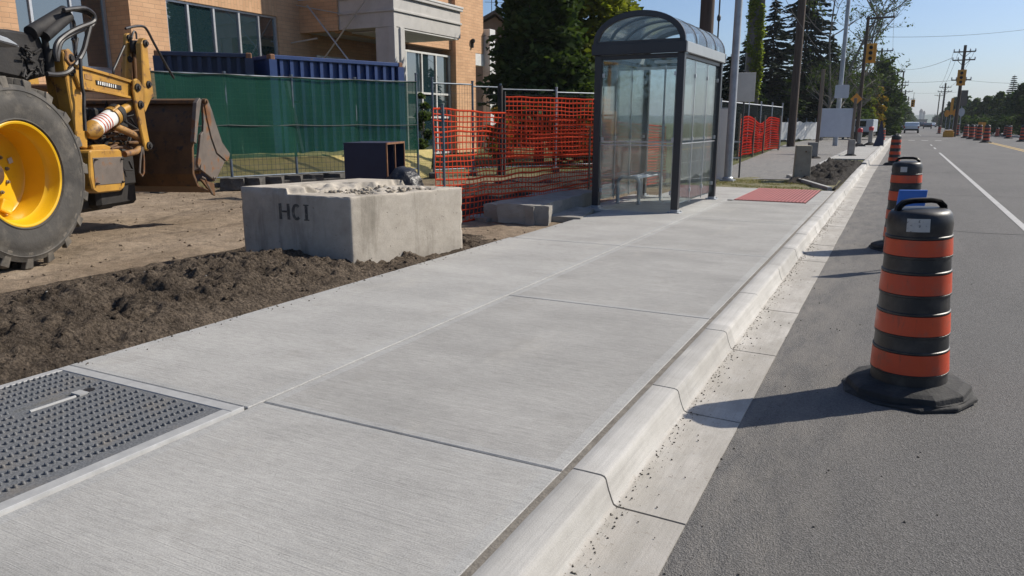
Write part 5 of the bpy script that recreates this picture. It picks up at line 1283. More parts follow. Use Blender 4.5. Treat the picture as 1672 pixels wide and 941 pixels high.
b = MB(); b.bx(X0, -15.9, 21.88, 26.5, 5.722, 5.80); b.build('coping', M['white_trim'], c_o, bevel=.01, shift=sh_)
b = MB(); b.bx(-16.82, -16.02, 22.0, 22.5, 0, 4.618); b.bx(-16.25, -15.985, 21.96, 22.12, 0, 4.617); b.bx(-16.02, -15.96, 22.3, 22.56, 0, 4.616); b.build('column', M['grey_trim'], c_o, bevel=.01, shift=sh_)
b = MB(); b.bx(-16.5, -16.04, 26.0, 26.38, 0, 4.617); 
b = MB(); b.bx(-18.35, -16.02, 22.6, 26.3, 4.56, 4.60); b.build('soffit', M['white_trim'], c_o, shift=sh_)
b = MB(); b.tube([(-19.6, 21.7, 5.5), (-17.6, 21.7, 3.3)], .03, 6); b.tube([(-16.8, 21.72, 5.7), (-19.0, 21.72, 3.6)], .03, 6); b.tube([(-20.15, 21.75, 5.55), (-17.5, 21.8, 5.0)], .02, 6); b.tube([(-21.0, 21.2, 4.1), (-19.2, 21.7, 4.35)], .03, 6); b.build('brace_rod', M['alu'], c_o, shift=sh_, split=True)
b = MB(); b.bx(-18.3, -17.9, 32.2, 32.75, 0, 5.7); part(b, 'corner_column', 'white_trim', .015)
b = MB(); b.bx(-18.6, -18.21, 31.36, 32.19, 4.0, 4.549); part(b, 'column_head', 'white_trim', .01)
b = MB(); b.bx(-19.4, -18.9, 31.36, 31.9, 0, 4.5); part(b, 'recess_wall', 'roof_dark')
b = MB(); b.lathe([(.03, 0), (.09, .04), (.10, .16), (.05, .2)], 12, (-18.12, 31.0, 4.95)); b.bx(-18.2, -18.1, 30.96, 31.04, 4.75, 5.0); part(b, 'wall_lamp', 'dark')
# planting before the entrance
# ---------------- foliage builders
def leaf_cloud(lumps, n, size, flat=.35):
    """leaf quads scattered through ellipsoid lumps (cx,cy,cz,rx,ry,rz), denser toward the shell"""
    L = np.array(lumps, float); vol = L[:, 3] * L[:, 4] * L[:, 5]; k = rng.choice(len(L), n, p=vol ** .8 / (vol ** .8).sum())
    d = rng.normal(size=(n, 3)); d /= np.linalg.norm(d, axis=1)[:, None]
    r = rng.random(n) ** .45
    # ragged outline
    c = L[k, :3] + d * L[k, 3:] * (r * (1 + .22 * rng.normal(size=n)))[:, None]
    a = rng.normal(size=(n, 3)); a[:, 2] *= flat; a /= np.linalg.norm(a, axis=1)[:, None]
    b = np.cross(a, rng.normal(size=(n, 3))); b /= np.linalg.norm(b, axis=1)[:, None]
    s = size * (.6 + .8 * rng.random(n)); a *= s[:, None]; b *= (s * .62)[:, None]
    V = np.stack([c - a, c + b * .9 - a * .1, c + a, c - b * .9 + a * .1], 1).reshape(-1, 3)
    F = np.arange(n * 4).reshape(-1, 4); return V, F
def broadleaf(name, label, p, h, rad, mat='leaf_dark', n=7000, size=.16, trunk=.16, base=.25, nl=16, shape=1.0, grp=None, seed=1, cat='tree', bark='bark'):
    st = random.getstate(); random.seed(seed)
    o = thing(name, label, cat, p, 0, grp); lumps = []
    z0 = h * base
    for i in range(nl):
        f = (i + .5) / nl; z = z0 + (h - z0) * f
        rr = rad * (math.sin(math.pi * min(1, .18 + .82 * f ** .8)) ** .8 if shape == 1 else (1.05 - f) ** .75)
        a = i * 2.4 + random.uniform(-.4, .4); q = rr * random.uniform(.35, .72); s = rad * random.uniform(.30, .50) * (1 if f < .8 else .75)
        lumps.append((q * math.cos(a), q * math.sin(a), z - s * .3, s, s, s * random.uniform(.6, .9)))
    V, F = leaf_cloud(lumps, n, size)
    npmesh('crown', V, F, M[mat], o)
    b = MB(); b.tube([(0, 0, -.2), (.03, .02, h * .3), (.0, .05, h * .6), (0, 0, h * .9)], [trunk, trunk * .8, trunk * .45, trunk * .1], 9)
    for l in lumps[::2]: b.tube([(0, 0, max(h * .15, l[2] * .55)), (l[0] * .5, l[1] * .5, l[2] * .85), (l[0], l[1], l[2])], [trunk * .4, trunk * .25, trunk * .06], 6)
    b.build('trunk', M[bark], o, smooth=True); random.setstate(st); return o
def conifer(name, label, p, h, rad, n_wh=26, seed=1, mat='needle', dens=1.0, droop=.35, base=.06, grp=None, trunk=.16, prof=.9):
    st = random.getstate(); random.seed(seed)
    o = thing(name, label, 'tree', p, 0, grp); C = []; A = []; B = []
    tb = MB(); tb.tube([(0, 0, -.2), (0, 0, h * .5), (0, 0, h)], [trunk, trunk * .6, .015], 9)
    for i in range(n_wh):
        f = base + (1 - base) * (i / n_wh); z = h * f; L0 = rad * (1 - f) ** prof + .12
        for k in range(random.randint(5, 8)):
            an = random.random() * 6.283; L = L0 * random.uniform(.6, 1.15); dr = droop * random.uniform(.6, 1.4)
            end = Vector((math.cos(an) * L, math.sin(an) * L, z - L * dr + .25 * L * L / max(.5, rad) * .5)); st0 = Vector((0, 0, z))
            tb.tube([st0, end], [trunk * .18 * (1 - f) + .012, .004], 4, cap=False)
            m_ = max(5, int(L * 22 * dens))
            for q in range(m_):
                t_ = (q + random.random()) / m_; t_ = .12 + .88 * t_; c = st0.lerp(end, t_); wd = L * .36 * (1.1 - t_) + .08
                off = Vector((-math.sin(an), math.cos(an), 0)) * random.uniform(-wd, wd); c = c + off + Vector((0, 0, -abs(off.length) * .25 + random.uniform(-.05, .04)))
                dirv = (end - st0).normalized() * .75 + off.normalized() * .6 * (1 if off.length > 0 else 0) + Vector((0, 0, -.15)); s = random.uniform(.11, .22) * (1 + .12 * rad)
                C.append(c); A.append(dirv.normalized() * s); B.append(Vector((random.gauss(0, 1), random.gauss(0, 1), random.gauss(0, .6))).normalized() * s * .36)
    C, A, B = (np.array([tuple(x) for x in q]) for q in (C, A, B))
    V = np.stack([C - A, C + B, C + A, C - B], 1).reshape(-1, 3); F = np.arange(len(V)).reshape(-1, 4)
    npmesh('crown', V, F, M[mat], o); tb.build('trunk', M['bark'], o, smooth=True); random.setstate(st); return o
def bare_tree(name, label, p, h, spread, seed=3, leaves=900, mat='leaf_mid', trunk=.14, grp=None):
    st = random.getstate(); random.seed(seed); o = thing(name, label, 'tree', p, 0, grp); b = MB(); tips = []
    def grow(a, d, L, r, lev):
        n = 4; pts = [a]; dd = d.copy()
        for i in range(n): dd = (dd + Vector((random.gauss(0, .12), random.gauss(0, .12), random.gauss(.05, .08)))).normalized(); pts.append(pts[-1] + dd * L / n)
        b.tube(pts, [r * (1 - .55 * i / n) for i in range(n + 1)], 7 if lev < 2 else 4, cap=False)
        if lev >= 4: tips.extend(pts[2:]); return
        for k in range(random.randint(3, 4) if lev else 9):
            i = random.randint(1, n); q = pts[i]; ax = Vector((random.gauss(0, 1), random.gauss(0, 1), random.gauss(.45, .4))).normalized()
            nd_ = (dd * .45 + ax * .75).normalized(); grow(q, nd_, L * random.uniform(.45, .7) if lev else spread * random.uniform(.7, 1.1), r * .45, lev + 1)
    grow(Vector((0, 0, -.1)), Vector((0, 0, 1)), h * .8, trunk, 0)
    b.build('trunk', M['bark_grey'], o, smooth=True)
    T_ = np.array([tuple(t) for t in tips]); k = rng.integers(0, len(T_), leaves); c = T_[k] + rng.normal(size=(leaves, 3)) * .12
    a = rng.normal(size=(leaves, 3)) * .06; d = rng.normal(size=(leaves, 3)) * .045
    V = np.stack([c - a, c + d, c + a, c - d], 1).reshape(-1, 3); npmesh('crown', V, np.arange(len(V)).reshape(-1, 4), M[mat], o); random.setstate(st); return o
# big dark tree and the limey maple behind it
broadleaf('dark_tree', 'big dense dark tree behind the wire fence left of the shelter', at(880, 27.5), 8.6, 2.25, 'leaf_dark', 26000, .15, .2, .12, 30, 0, None, 5)
broadleaf('maple_tree', 'bright yellow green maple behind the big dark tree', at(962, 31.5), 8.6, 2.5, 'leaf_lime', 15000, .15, .16, .4, 18, 1, None, 8)
broadleaf('shrub', 'yellowing shrub behind red netting beside the white column', at(815, 25), 1.9, .75, 'leaf_autumn', 2200, .08, .04, .1, 8, 1, None, 9, 'shrub')
broadleaf('shrub', 'pale green bush just behind the fence left of the shelter post', at(955, 25.5), 2.7, 1.0, 'leaf_mid', 3200, .09, .05, .1, 9, 1, None, 10, 'shrub')
broadleaf('shrub', 'leafy green shrub under the entrance windows by the screen end', at(690, 22.5), 2.3, .45, 'leaf_mid', 1400, .08, .03, .05, 8, 0, None, 12, 'shrub')
# conifers right of the shelter
conifer('spruce_tree', 'tall dark spruce behind the brown wooden pole', at(1305, 66), 17, 3.9, 52, 2, base=.12, dens=1.25, droop=.25, prof=.75)
conifer('spruce_tree', 'shorter dark spruce left of the tall one', at(1253, 62), 11.2, 3.7, 40, 4, base=.1, dens=1.2, droop=.2)
conifer('spruce_tree', 'small dark conifer close behind the shelter roof', at(1187, 42), 5.0, 1.8, 26, 6, dens=1.1)
conifer('spruce_tree', 'spruce half hidden behind the vine covered pole', at(1212, 62), 8.2, 2.9, 32, 16, dens=1.1)
conifer('spruce_tree', 'dark spruce between the tall spruce and grey lamp pole', at(1348, 72), 9.5, 3.6, 34, 17, dens=1.2)
bare_tree('bare_tree', 'thin leafed grey tree behind the blank sign board', at(1366, 60), 12.5, 3.2, 3, 1500)
bare_tree('bare_tree', 'tall wispy grey tree right behind the reddish wooden pole', at(1342, 58), 13, 3.0, 14, 1300, trunk=.11)
bare_tree('bare_tree', 'thin grey tree leaning behind the grey lamp pole', at(1378, 63), 12.5, 2.6, 23, 1100, trunk=.10)
bare_tree('bare_tree', 'nearly bare grey tree just left of the hanging traffic signal', at(1388, 66), 11, 2.8, 8, 900)
for k, (px, d, h, r, lab) in enumerate(((1222, 60, 4.6, 2.2, 'dark bushy tree behind the far red netting'), (1268, 62, 4.8, 2.4, 'dark bushy tree behind the white tarp fence'), (1325, 70, 6.8, 2.9, 'dark bushy tree right of the brown pole'), (1180, 50, 3.4, 1.6, 'dark bushy tree glimpsed behind the shelter edge'), (1368, 78, 7.6, 3.2, 'dark bushy tree behind the blank sign board'))):
    broadleaf('dark_tree', lab, at(px, d), h, r, 'leaf_dark', 5200, .2, .12, .04, 14, 1, 'dark bushy trees behind the path', 20 + k)
broadleaf('dark_tree', 'large round dark tree behind the hanging traffic signal', at(1434, 84), 8.0, 2.7, 'leaf_dark', 12000, .2, .16, .08, 22, 1, None, 33)
broadleaf('dark_tree', 'dark tree left of the large round one, behind bare branches', at(1402, 92), 7.2, 2.6, 'leaf_dark', 7000, .2, .16, .05, 16, 1, None, 34)
for k, (px, d, h, r, m_, lab) in enumerate(((1413, 74, 4.6, 1.0, 'leaf_lime', 'small yellow green tree above the white truck'), (1430, 76, 4.9, 1.25, 'leaf_autumn', 'small yellowing tree right of the white truck'), (1442, 82, 3.6, 1.0, 'leaf_mid', 'small green tree above the third lane drum'))):
    broadleaf('young_tree', lab, at(px, d), h, r, m_, 3800, .12, .06, .2, 12, 1, None, 40 + k)
LR = 'trees lining the far left of the road'
for k, (px, d, y, w) in enumerate(((1452, 105, 150, 15), (1462, 128, 153, 15), (1470, 160, 160, 13), (1476, 205, 168, 12), (1482, 270, 177, 10), (1487, 360, 185, 8), (1491, 480, 190, 7))):
    h = 1.38 + (200 - y) * d / 1237; lab = 'roadside tree on the far left, %s from the near end of its row' % ['first', 'second', 'third', 'fourth', 'fifth', 'sixth', 'last'][k]
    broadleaf('roadside_tree', lab, at(px, d), h, w * d / 1237, ['leaf_mid', 'leaf_dark', 'leaf_mid'][k % 3], 3600, .17 + d * .0006, .12, .03, 14, 1, LR, 50 + k)
RR_ = 'trees lining the far right of the road'
for k, (px, d, y, w, m_) in enumerate(((1528, 380, 190, 7, 'leaf_dark'), (1536, 280, 184, 9, 'leaf_dark'), (1544, 210, 176, 12, 'leaf_mid'), (1556, 165, 160, 15, 'leaf_dark'), (1572, 140, 157, 16, 'leaf_dark'), (1590, 128, 162, 18, 'leaf_mid'), (1608, 118, 158, 18, 'leaf_mid'), (1628, 108, 153, 19, 'leaf_mid'), (1646, 104, 156, 18, 'leaf_dark'), (1662, 92, 138, 22, 'leaf_dark'), (1690, 84, 118, 26, 'leaf_dark'), (1725, 80, 120, 28, 'leaf_dark'))):
    h = 1.38 + (200 - y) * d / 1237; nth = ['far end', 'second from the far end', 'third from the far end', 'fourth, left of the signal pole', 'fifth, right behind the signal pole', 'sixth, paler, right of the signal pole', 'seventh, behind the drum cluster', 'eighth, paler, left of the lone conifer', 'ninth, right of the lone conifer', 'tenth, tall and dark', 'eleventh, at the right picture edge', 'last, cut by the right picture edge'][k]
    broadleaf('roadside_tree', 'roadside tree on the far right row, ' + nth, at(px, d), h, w * d / 1237, m_, 5200 if d < 170 else 2600, .17 + d * .0006, .14, .02, 16, 1, RR_, 70 + k)
conifer('pine_tree', 'lone pointed conifer rising above the far right trees', at(1646, 112), 8.2, 1.6, 28, 9, droop=.05, dens=1.6)
conifer('pine_tree', 'small pointed conifer left of the lone tall one', at(1625, 125), 6.4, 1.3, 20, 12, droop=.05, dens=1.6)
conifer('pine_tree', 'tiny spire shaped conifer at the far end of the right row', at(1525.5, 330), 5.2, 1.6, 14, 13, droop=.05)
# hedge mass closing the view behind the path and far roadside
def hedge(label, pts, h, wdt, n, mat):
    lumps = [(p[0] + random.uniform(-.5, .5), p[1] + random.uniform(-.5, .5), h * random.uniform(.35, .6), wdt * random.uniform(.7, 1.1), wdt * random.uniform(.7, 1.1), h * random.uniform(.4, .55)) for p in pts]
    V, F = leaf_cloud(lumps, n, .16); o = npmesh('hedge', V, F, M[mat]); tag(o, label, 'hedge'); return o
hedge('low dark hedge under the spruces behind the tarp fence', [at(1170 + k * 9, 72) for k in range(28)], 2.6, 1.3, 9000, 'leaf_dark')
hedge('long dark hedge along the far right pavement', [at(1575 + k * 9, 99 - k * 1.2) for k in range(17)], 2.2, 1.2, 7000, 'leaf_dark')
hedge('green hedge strip beyond the white truck', [at(1400 + k * 5, 96 + k * 5) for k in range(18)], 2.2, 1.4, 6000, 'leaf_mid')
# vine covered pole
VP = thing('vine_pole', 'thick pale post wrapped in bright green vines right of the lamp pole', 'post', at(1223, 46), .3)
b = MB(); b.bx(-.42, .42, -.3, .3, -.1, 10.5); b.build('post', M['house_wall'], VP, bevel=.03)
V, F = leaf_cloud([(random.choice((-1, 1)) * random.uniform(.0, .42), -.3 + random.uniform(-.06, .04), z, .2, .14, .35) for z in np.arange(2.4, 10.2, .12)], 5200, .085); npmesh('vine', V, F, M['ivy'], VP)
# house behind the big tree
HS = thing('gabled_house', 'dark taupe house with steep gabled roof beside the big tree', 'house', at(815, 44), YAW)
b = MB(); b.bx(-4, 2.2, 0, 8, 0, 5.3); b.add([(-4, 0, 5.3), (2.2, 0, 5.3), (-.2, .0, 7.2), (-4, 8, 5.3), (2.2, 8, 5.3), (-.2, 8, 7.2)], [(0, 1, 2), (5, 4, 3), (0, 2, 5, 3), (1, 4, 5, 2)]); b.build('wall', M['house_wall'], HS)
b = MB(); b.add([(-4.3, -.4, 5.12), (-.2, -.4, 7.32), (-.2, 8.4, 7.32), (-4.3, 8.4, 5.12), (-4.3, -.4, 5.3), (-.2, -.4, 7.5), (-.2, 8.4, 7.5), (-4.3, 8.4, 5.3)], [(0, 1, 2, 3), (4, 5, 6, 7), (0, 1, 5, 4), (1, 2, 6, 5), (2, 3, 7, 6), (3, 0, 4, 7)])
b.add([(2.5, -.4, 5.12), (-.2, -.4, 7.321), (-.2, 8.4, 7.321), (2.5, 8.4, 5.12), (2.5, -.4, 5.3), (-.2, -.4, 7.501), (-.2, 8.4, 7.501), (2.5, 8.4, 5.3)], [(0, 1, 2, 3), (4, 5, 6, 7), (0, 1, 5, 4), (1, 2, 6, 5), (2, 3, 7, 6), (3, 0, 4, 7)]); b.build('roof', M['roof_dark'], HS)
b = MB(); b.tube([(-.4, .2, 7.3), (-.4, .2, 8.6)], .02, 5); b.tube([(-.8, .2, 8.0), (.8, .2, 7.95)], .012, 5); b.tube([(-.4, .2, 8.3), (-.7, .2, 8.5)], .012, 5); b.build('antenna', M['wire'], HS)
# ---------------- posts, panels and signs right of the shelter
def pole(name, label, p, h, r0, r1, mat, cat='pole', grp=None):
    o = thing(name, label, cat, p, 0, grp); b = MB(); b.tube([(0, 0, -.2), (0, 0, h * .5), (0, 0, h)], [r0, (r0 + r1) / 2, r1], 14); b.build('pole', M[mat], o, smooth=True); return o
pole('utility_pole', 'thick dark wooden pole standing behind the bus shelter', at(1145, 17.6), 9, .165, .14, 'wood', 'utility pole')
p = at(1164, 20); o = pole('steel_rod', 'thin dark steel rod with a small collar right of the shelter roof', p, 6.5, .022, .018, 'wire', 'rod'); b = MB(); b.lathe([(.02, 3.9), (.05, 3.95), (.05, 4.02), (.02, 4.08)], 8); b.build('collar', M['wire'], o)
lp = pole('lamp_pole', 'tall galvanised pole at the path edge right of the shelter', at(1194, 18.0), 8.5, .095, .075, 'galv')
b = MB(); b.bx(-.16, .16, -.16, .16, 0, .03); b.lathe([(.13, .03), (.13, .07), (.1, .1)], 16); b.build('base_plate', M['galv'], lp)
pp = thing('information_board', 'tall narrow pale panel standing against the galvanised pole', 'sign panel', at(1183.5, 18.3), R(8))
b = MB(); b.bx(-.13, .13, -.02, .02, .02, 1.70); b.build('panel', M['paleplate'], pp, bevel=.004)
b = MB(); b.bx(-.155, -.131, -.03, .03, 0, 1.72); b.bx(.131, .155, -.03, .03, 0, 1.72); b.bx(-.131, .131, -.025, .025, 1.701, 1.72); b.bx(-.2, .3, -.1, .12, -.02, .018); b.build('edge_frame', M['alu'], pp, bevel=.003)
sp = thing('old_sign', 'speckled beige sign back on a thin dark post right of the galvanised pole', 'sign', at(1212.5, 19.0), R(20))
b = MB(); b.tube([(0, 0, -.1), (0, 0, 2.62)], .022, 8); b.build('post', M['wire'], sp)
b = MB(); b.bx(-.36, .24, -.045, -.03, 1.88, 2.58); b.build('panel', M['oldsign'], sp, bevel=.004)
b = MB()
for z in (.5, .9): b.bar((-.3, .0, z), (-.02, 0, z), .03)
b.build('bracket', M['galv'], sp, split=True)
bo = thing('concrete_bollard', 'square worn concrete bollard at the grass verge by the path', 'bollard', (-2.1, 19.2, 0), R(12))
b = MB(); b.add([(-.19, -.17, -.05), (.19, -.17, -.05), (.19, .17, -.05), (-.19, .17, -.05), (-.17, -.15, .84), (.18, -.15, .84), (.18, .16, .84), (-.17, .16, .84)], [(0, 1, 2, 3), (4, 5, 6, 7), (0, 1, 5, 4), (1, 2, 6, 5), (2, 3, 7, 6), (3, 0, 4, 7)]); b.build('body', M['bollard'], bo, bevel=.018, seg=2)
b = MB(); b.tube([(0.05, -.157, .70), (0.05, -.172, .70)], .02, 8); b.build('bolt', M['rust'], bo)
SB = thing('sign_board', 'blank grey sign board on two weathered wooden posts', 'sign board', at(1366, 33.5), R(17))
b = MB(); b.bx(-.66, .639, -.03, -.012, .74, 1.98); b.build('board', M['signback'], SB, bevel=.004)
b = MB(); b.bx(-.80, -.66, -.005, .10, -.1, 3.65); b.build('post', M['post_wood'], SB, bevel=.01)
b = MB(); b.bx(.64, .75, -.06, .03, -.1, 2.42); b.build('post', M['post_wood'], SB, bevel=.01)
CF = 'concrete footings around sign and marker posts'
def stub(label, p, w, h, mat='slab', rz=.2):
    o = thing('concrete_footing', label, 'footing', p, rz, CF); b = MB(); b.bx(-w / 2, w / 2, -w / 2, w / 2, -.05, h); b.build('body', M[mat], o, bevel=.02); b = MB(); b.lathe([(w * 1.1, -.04), (w * .8, .05), (w * .4, .1)], 9); b.build('collar', M['soil_far'], o); return o
stub('pinkish broken footing at the left sign board post', at(1331, 29.5), .36, .62)
stub('grey footing behind the right sign board post', at(1394, 31.5), .26, .68)
RC = 'grey marker posts with red caps beside the kerb'
def marker(label, p, h):
    o = thing('marker_post', label, 'marker post', p, 0, RC); b = MB(); b.lathe([(.13, -.05), (.12, h)], 10); b.build('post', M['slab'], o); b = MB(); b.lathe([(.14, h), (.14, h + .18), (.08, h + .24)], 10); b.build('cap', M['redcap'], o); b = MB(); b.lathe([(.45, -.04), (.3, .1), (.15, .18)], 10); b.build('heap', M['soil_far'], o); return o
marker('red capped grey post in front of the white truck', at(1406, 44), .82); marker('red capped grey post just right of the white truck', at(1424, 46), .9)
b = MB(); b.add([(-.35, 0, 0), (.35, 0, 0), (.32, .05, .6), (.12, .08, 1.7), (.02, .1, 1.75), (-.15, .1, .7), (-.35, .5, 0), (.35, .5, 0), (.25, .4, .6), (.1, .3, 1.65)], [(0, 1, 2, 5), (5, 2, 3, 4), (6, 0, 5), (7, 6, 8), (1, 7, 8, 2), (2, 8, 9, 3), (8, 6, 5, 9), (5, 4, 9), (3, 9, 4)])
o = b.build('draped_tarp', M['bin_navy']); o.location = at(1438, 44); o.scale = (.8, .8, .85); tag(o, 'dark navy tarp draped over a post by the kerb', 'tarp')
ws = thing('warning_sign', 'orange diamond warning sign on a post beside the sign board', 'road sign', at(1394.5, 52), 0)
b = MB(); b.tube([(0, 0, -.1), (0, 0, 3.4)], .03, 8); b.build('post', M['post_wood'], ws); b = MB(); b.plate([(0, 2.55), (.38, 2.93), (0, 3.31), (-.38, 2.93)], -.06, -.045, lambda x, z, t: (x, t, z)); b.build('panel', M['amber'], ws)
bs = thing('back_sign', 'grey rounded sign back on the lamp post above the blank board', 'road sign', at(1370, 44.6), 0)
gp2 = pole('lamp_pole', 'grey metal lamp pole behind the blank sign board', at(1367, 45), 9.0, .15, .10, 'galv')
b = MB(); pts = [(-.33, 2.75), (.33, 2.75), (.38, 2.8), (.38, 3.45), (.33, 3.5), (-.33, 3.5), (-.38, 3.45), (-.38, 2.8)]; b.plate(pts, -.02, 0, lambda x, z, t: (x, t, z)); b.build('panel', M['signback'], bs); b = MB(); b.bar((.0, .0, 2.9), (-.02, .3, 2.9), .04); b.bar((.0, .0, 3.3), (-.02, .3, 3.3), .04); b.build('bracket', M['galv'], bs, split=True)
bs.location = at(1370, 44.4)
pole('utility_pole', 'reddish brown wooden pole on the grass left of the blank board', at(1294, 44), 11, .235, .2, 'wood', 'utility pole')
# tarp fence
tf = thing('tarp_fence', 'low fence hung with crumpled white tarp behind the path', 'fence', at(1300, 58), 0)
V = []; A0 = np.array(at(1270, 56)); A1 = np.array(at(1345, 60))
for k in range(11):
    for j in range(61):
        q = A0 + (A1 - A0) * j / 60; z = .1 + 1.3 * k / 10; w = .18 * noise.noise(Vector((j * .33, k * .12, 3))) + .07 * noise.noise(Vector((j * .9, k * .2, 7))); V.append((q[0] - tf.location[0] + w * .5, q[1] - tf.location[1] + w, z + .1 * noise.noise(Vector((j * .2, 0, 1)))))
I = np.arange(10)[:, None] * 61 + np.arange(60)[None]; npmesh('tarp', V, np.stack([I, I + 1, I + 62, I + 61], -1).reshape(-1, 4), M['tarp_white'], tf, smooth=True)
for j in range(6): q = A0 + (A1 - A0) * j / 5; b = MB(); b.tube([(q[0], q[1] + .15, -.1), (q[0], q[1] + .15, 1.7)], .04, 6); b.build('stake', M['fencepost'], tf, shift=tf.location)
# dark screened fence behind red netting
df = thing('screened_fence', 'dark screened chain link fence behind the far red netting', 'fence', at(1180, 36), 0)
A0 = np.array(at(1176, 33)); A1 = np.array(at(1276, 41))
b = MB(); b.add([(A0[0], A0[1], .1), (A1[0], A1[1], .1), (A1[0], A1[1], 2.15), (A0[0], A0[1], 2.25)], [(0, 1, 2, 3)]); b.build('privacy_screen', M['screen_dark'], df, shift=df.location)
for j in range(6): q = A0 + (A1 - A0) * j / 5; b = MB(); b.tube([(q[0], q[1] - .05, -.1), (q[0], q[1] - .05, 2.4)], .04, 6); b.build('post', M['galv'], df, shift=df.location, smooth=True)
b = MB(); b.tube([(A0[0], A0[1] - .03, 2.27), (A1[0], A1[1] - .03, 2.17)], .03, 6); b.build('rail', M['galv'], df, shift=df.location, smooth=True)
# ---------------- overhead line poles
WIRES = []
UG = 'wooden power poles along the road'
def crosspole(label, px, d, ytop, r, arms, right_only=False, grp=UG):
    p = at(px, d); h = zat(px, ytop, d); o = pole('power_pole', label, p, h, r, r * .75, 'wood', 'power pole', grp)
    tips = []
    for (z, wdt) in arms:
        z = zat(px, z, d)
        b = MB(); x0 = -.15 if right_only else -wdt; b.bar((x0, -.12, z), (wdt, -.12, z + .02), .12); b.bar((.0, -.14, z - .6), (wdt * .55, -.14, z - .03), .05)
        if not right_only: b.bar((.0, -.14, z - .6), (-wdt * .55, -.14, z - .03), .05)
        a_ = b.build('crossarm', M['wood'], o)
        for t in ((.45, .97) if right_only else (-.97, -.5, .5, .97)):
            b = MB(); b.lathe([(.05, z + .05), (.07, z + .12), (.05, z + .2), (.06, z + .26), (.02, z + .32)], 8, (t * wdt, -.12, 0)); b.build('insulator', M['galv'], a_); tips.append((p[0] + t * wdt, p[1] - .12, z + .3))
    return o, tips
pA_, tA = crosspole('tall wooden power pole behind the nearer hanging signal, arm on the right', 1401, 55, 27, .14, [(31, 1.65)], True)
pB_, tB = crosspole('wooden power pole right of the nearer hanging signal', 1428, 86, 79, .14, [(84, 1.1)])
pC_, tC = crosspole('thin power pole above the left tree row', 1457, 120, 112, .13, [(118, 1.0)])
pD_, tD = crosspole('thin power pole further along the left tree row', 1466.5, 128, 117, .16, [(135, .9), (140, .9)])
pE_, tE = crosspole('far power pole, third above the left tree row', 1473, 170, 147, .2, [(150, 1.4)])
pF_, tF = crosspole('smallest power pole at the far end of the left row', 1479, 240, 158, .22, [(162, 1.8)])
rA_, tRA = crosspole('dark power pole with two crossarms carrying the right hand signal', 1560.5, 81, 74, .19, [(85, 1.0), (98.5, 1.03), (131, .9)], False)
rB_, tRB = crosspole('distant power pole with double crossarm left of the right hand signal', 1536.5, 150, 136, .2, [(143, 1.0), (150, 1.2)])
rC_, tRC = crosspole('farthest power pole on the right side of the road', 1529, 240, 152, .2, [(156, 1.4)])
def wire(label, a, c, sag, r=.014, n=16):
    b = MB(); a, c = Vector(a), Vector(c); b.tube([a.lerp(c, t / n) - Vector((0, 0, sag * 4 * (t / n) * (1 - t / n))) for t in range(n + 1)], r, 4); tag(b.build('power_line', M['wire']), label, 'power line', 'overhead wires')
top1672 = at(1720, 60); W1 = zat(1720, 38, 60)
wire('wire crossing the sky from the left signal to the right edge', (*at(1404, 52)[:2], zat(1404, 60, 52)), (top1672[0], top1672[1], W1), .35)
wire('sagging wire from the left poles to the right hand signal', (*at(1457, 118)[:2], zat(1457, 113, 118)), (tRA[4][0], tRA[4][1], tRA[4][2]), .5, .02)
wire('low wire between left tree row and the right hand signal pole', (*at(1430, 86)[:2], zat(1430, 132, 86)), (*at(1560, 81)[:2], zat(1560, 130, 81)), .25, .016)
wire('wire from the right hand signal pole to the right edge', (*at(1561, 81)[:2], zat(1561, 130, 81)), (*at(1720, 74)[:2], zat(1720, 134, 74)), .25, .016)
for k in range(2):
    wire('wire running along the left poles, %s conductor' % ['inner', 'outer'][k], tA[k], tB[[1, 3][k]], .3, .013)
    wire('wire rising overhead from the nearest left pole, %s conductor' % ['inner', 'outer'][k], tA[k], (tA[k][0] + (-.6, .5)[k], -6, tA[k][2] + 1.5), 1.2, .012)
    wire('wire between the second and third left poles, %s conductor' % ['inner', 'outer'][k], tB[[1, 3][k]], tC[[0, 3][k]], .4, .014)
for k in range(3): wire('wire linking the two right hand power poles, %s strand' % ['left', 'middle', 'right'][k], tRA[[0, 1, 3][k]], tRB[[0, 1, 3][k]], .8, .018)
for k, (x0, y0, x1, y1) in enumerate(((1238, -10, 1310, 38), (1262, -10, 1325, 80), (1245, 8, 1292, 30))): wire('service wire slanting past the brown wooden pole, %s' % ['upper', 'longest', 'short'][k], (*at(x0, 40)[:2], zat(x0, y0, 40)), (*at(x1, 46)[:2], zat(x1, y1, 46)), .15, .012)
# ---------------- traffic signals
def signal(label, px, d, y0, y1, grp='yellow traffic signals'):
    p = at(px, d); zt, zb = zat(px, y0, d), zat(px, y1, d); h = zt - zb; w = h * .5
    o = thing('traffic_signal', label, 'traffic light', (p[0], p[1], zb), R(-6), grp)
    b = MB(); b.bx(-w / 2, w / 2, 0, .02, 0, h); b.build('backboard', M['signyellow'], o, bevel=.004)
    b = MB(); b.bx(-w * .2, w * .2, -.16, -.001, h * .08, h * .92); b.build('housing', M['signyellow'], o, bevel=.02)
    for k in range(3):
        z = h * (.78 - k * .28); b = MB(); b.lathe([(w * .19, -.165), (w * .19, -.30), (w * .175, -.30), (w * .17, -.168), (.001, -.167)], 14, (0, 0, z), 'Y'); b.build('lens', M['dark'], o)
    b = MB(); b.tube([(0, .03, h), (0, .03, h + .35)], .03, 6); b.build('hanger', M['wire'], o); return o
signal('yellow traffic signal hanging from the nearer left pole', 1411, 50, 71, 103)
signal('yellow traffic signal on the dark right hand pole', 1560.5, 77, 114, 140)
signal('small orange traffic signal hanging over the middle of the road', 1487, 96, 163, 175)
b = MB()
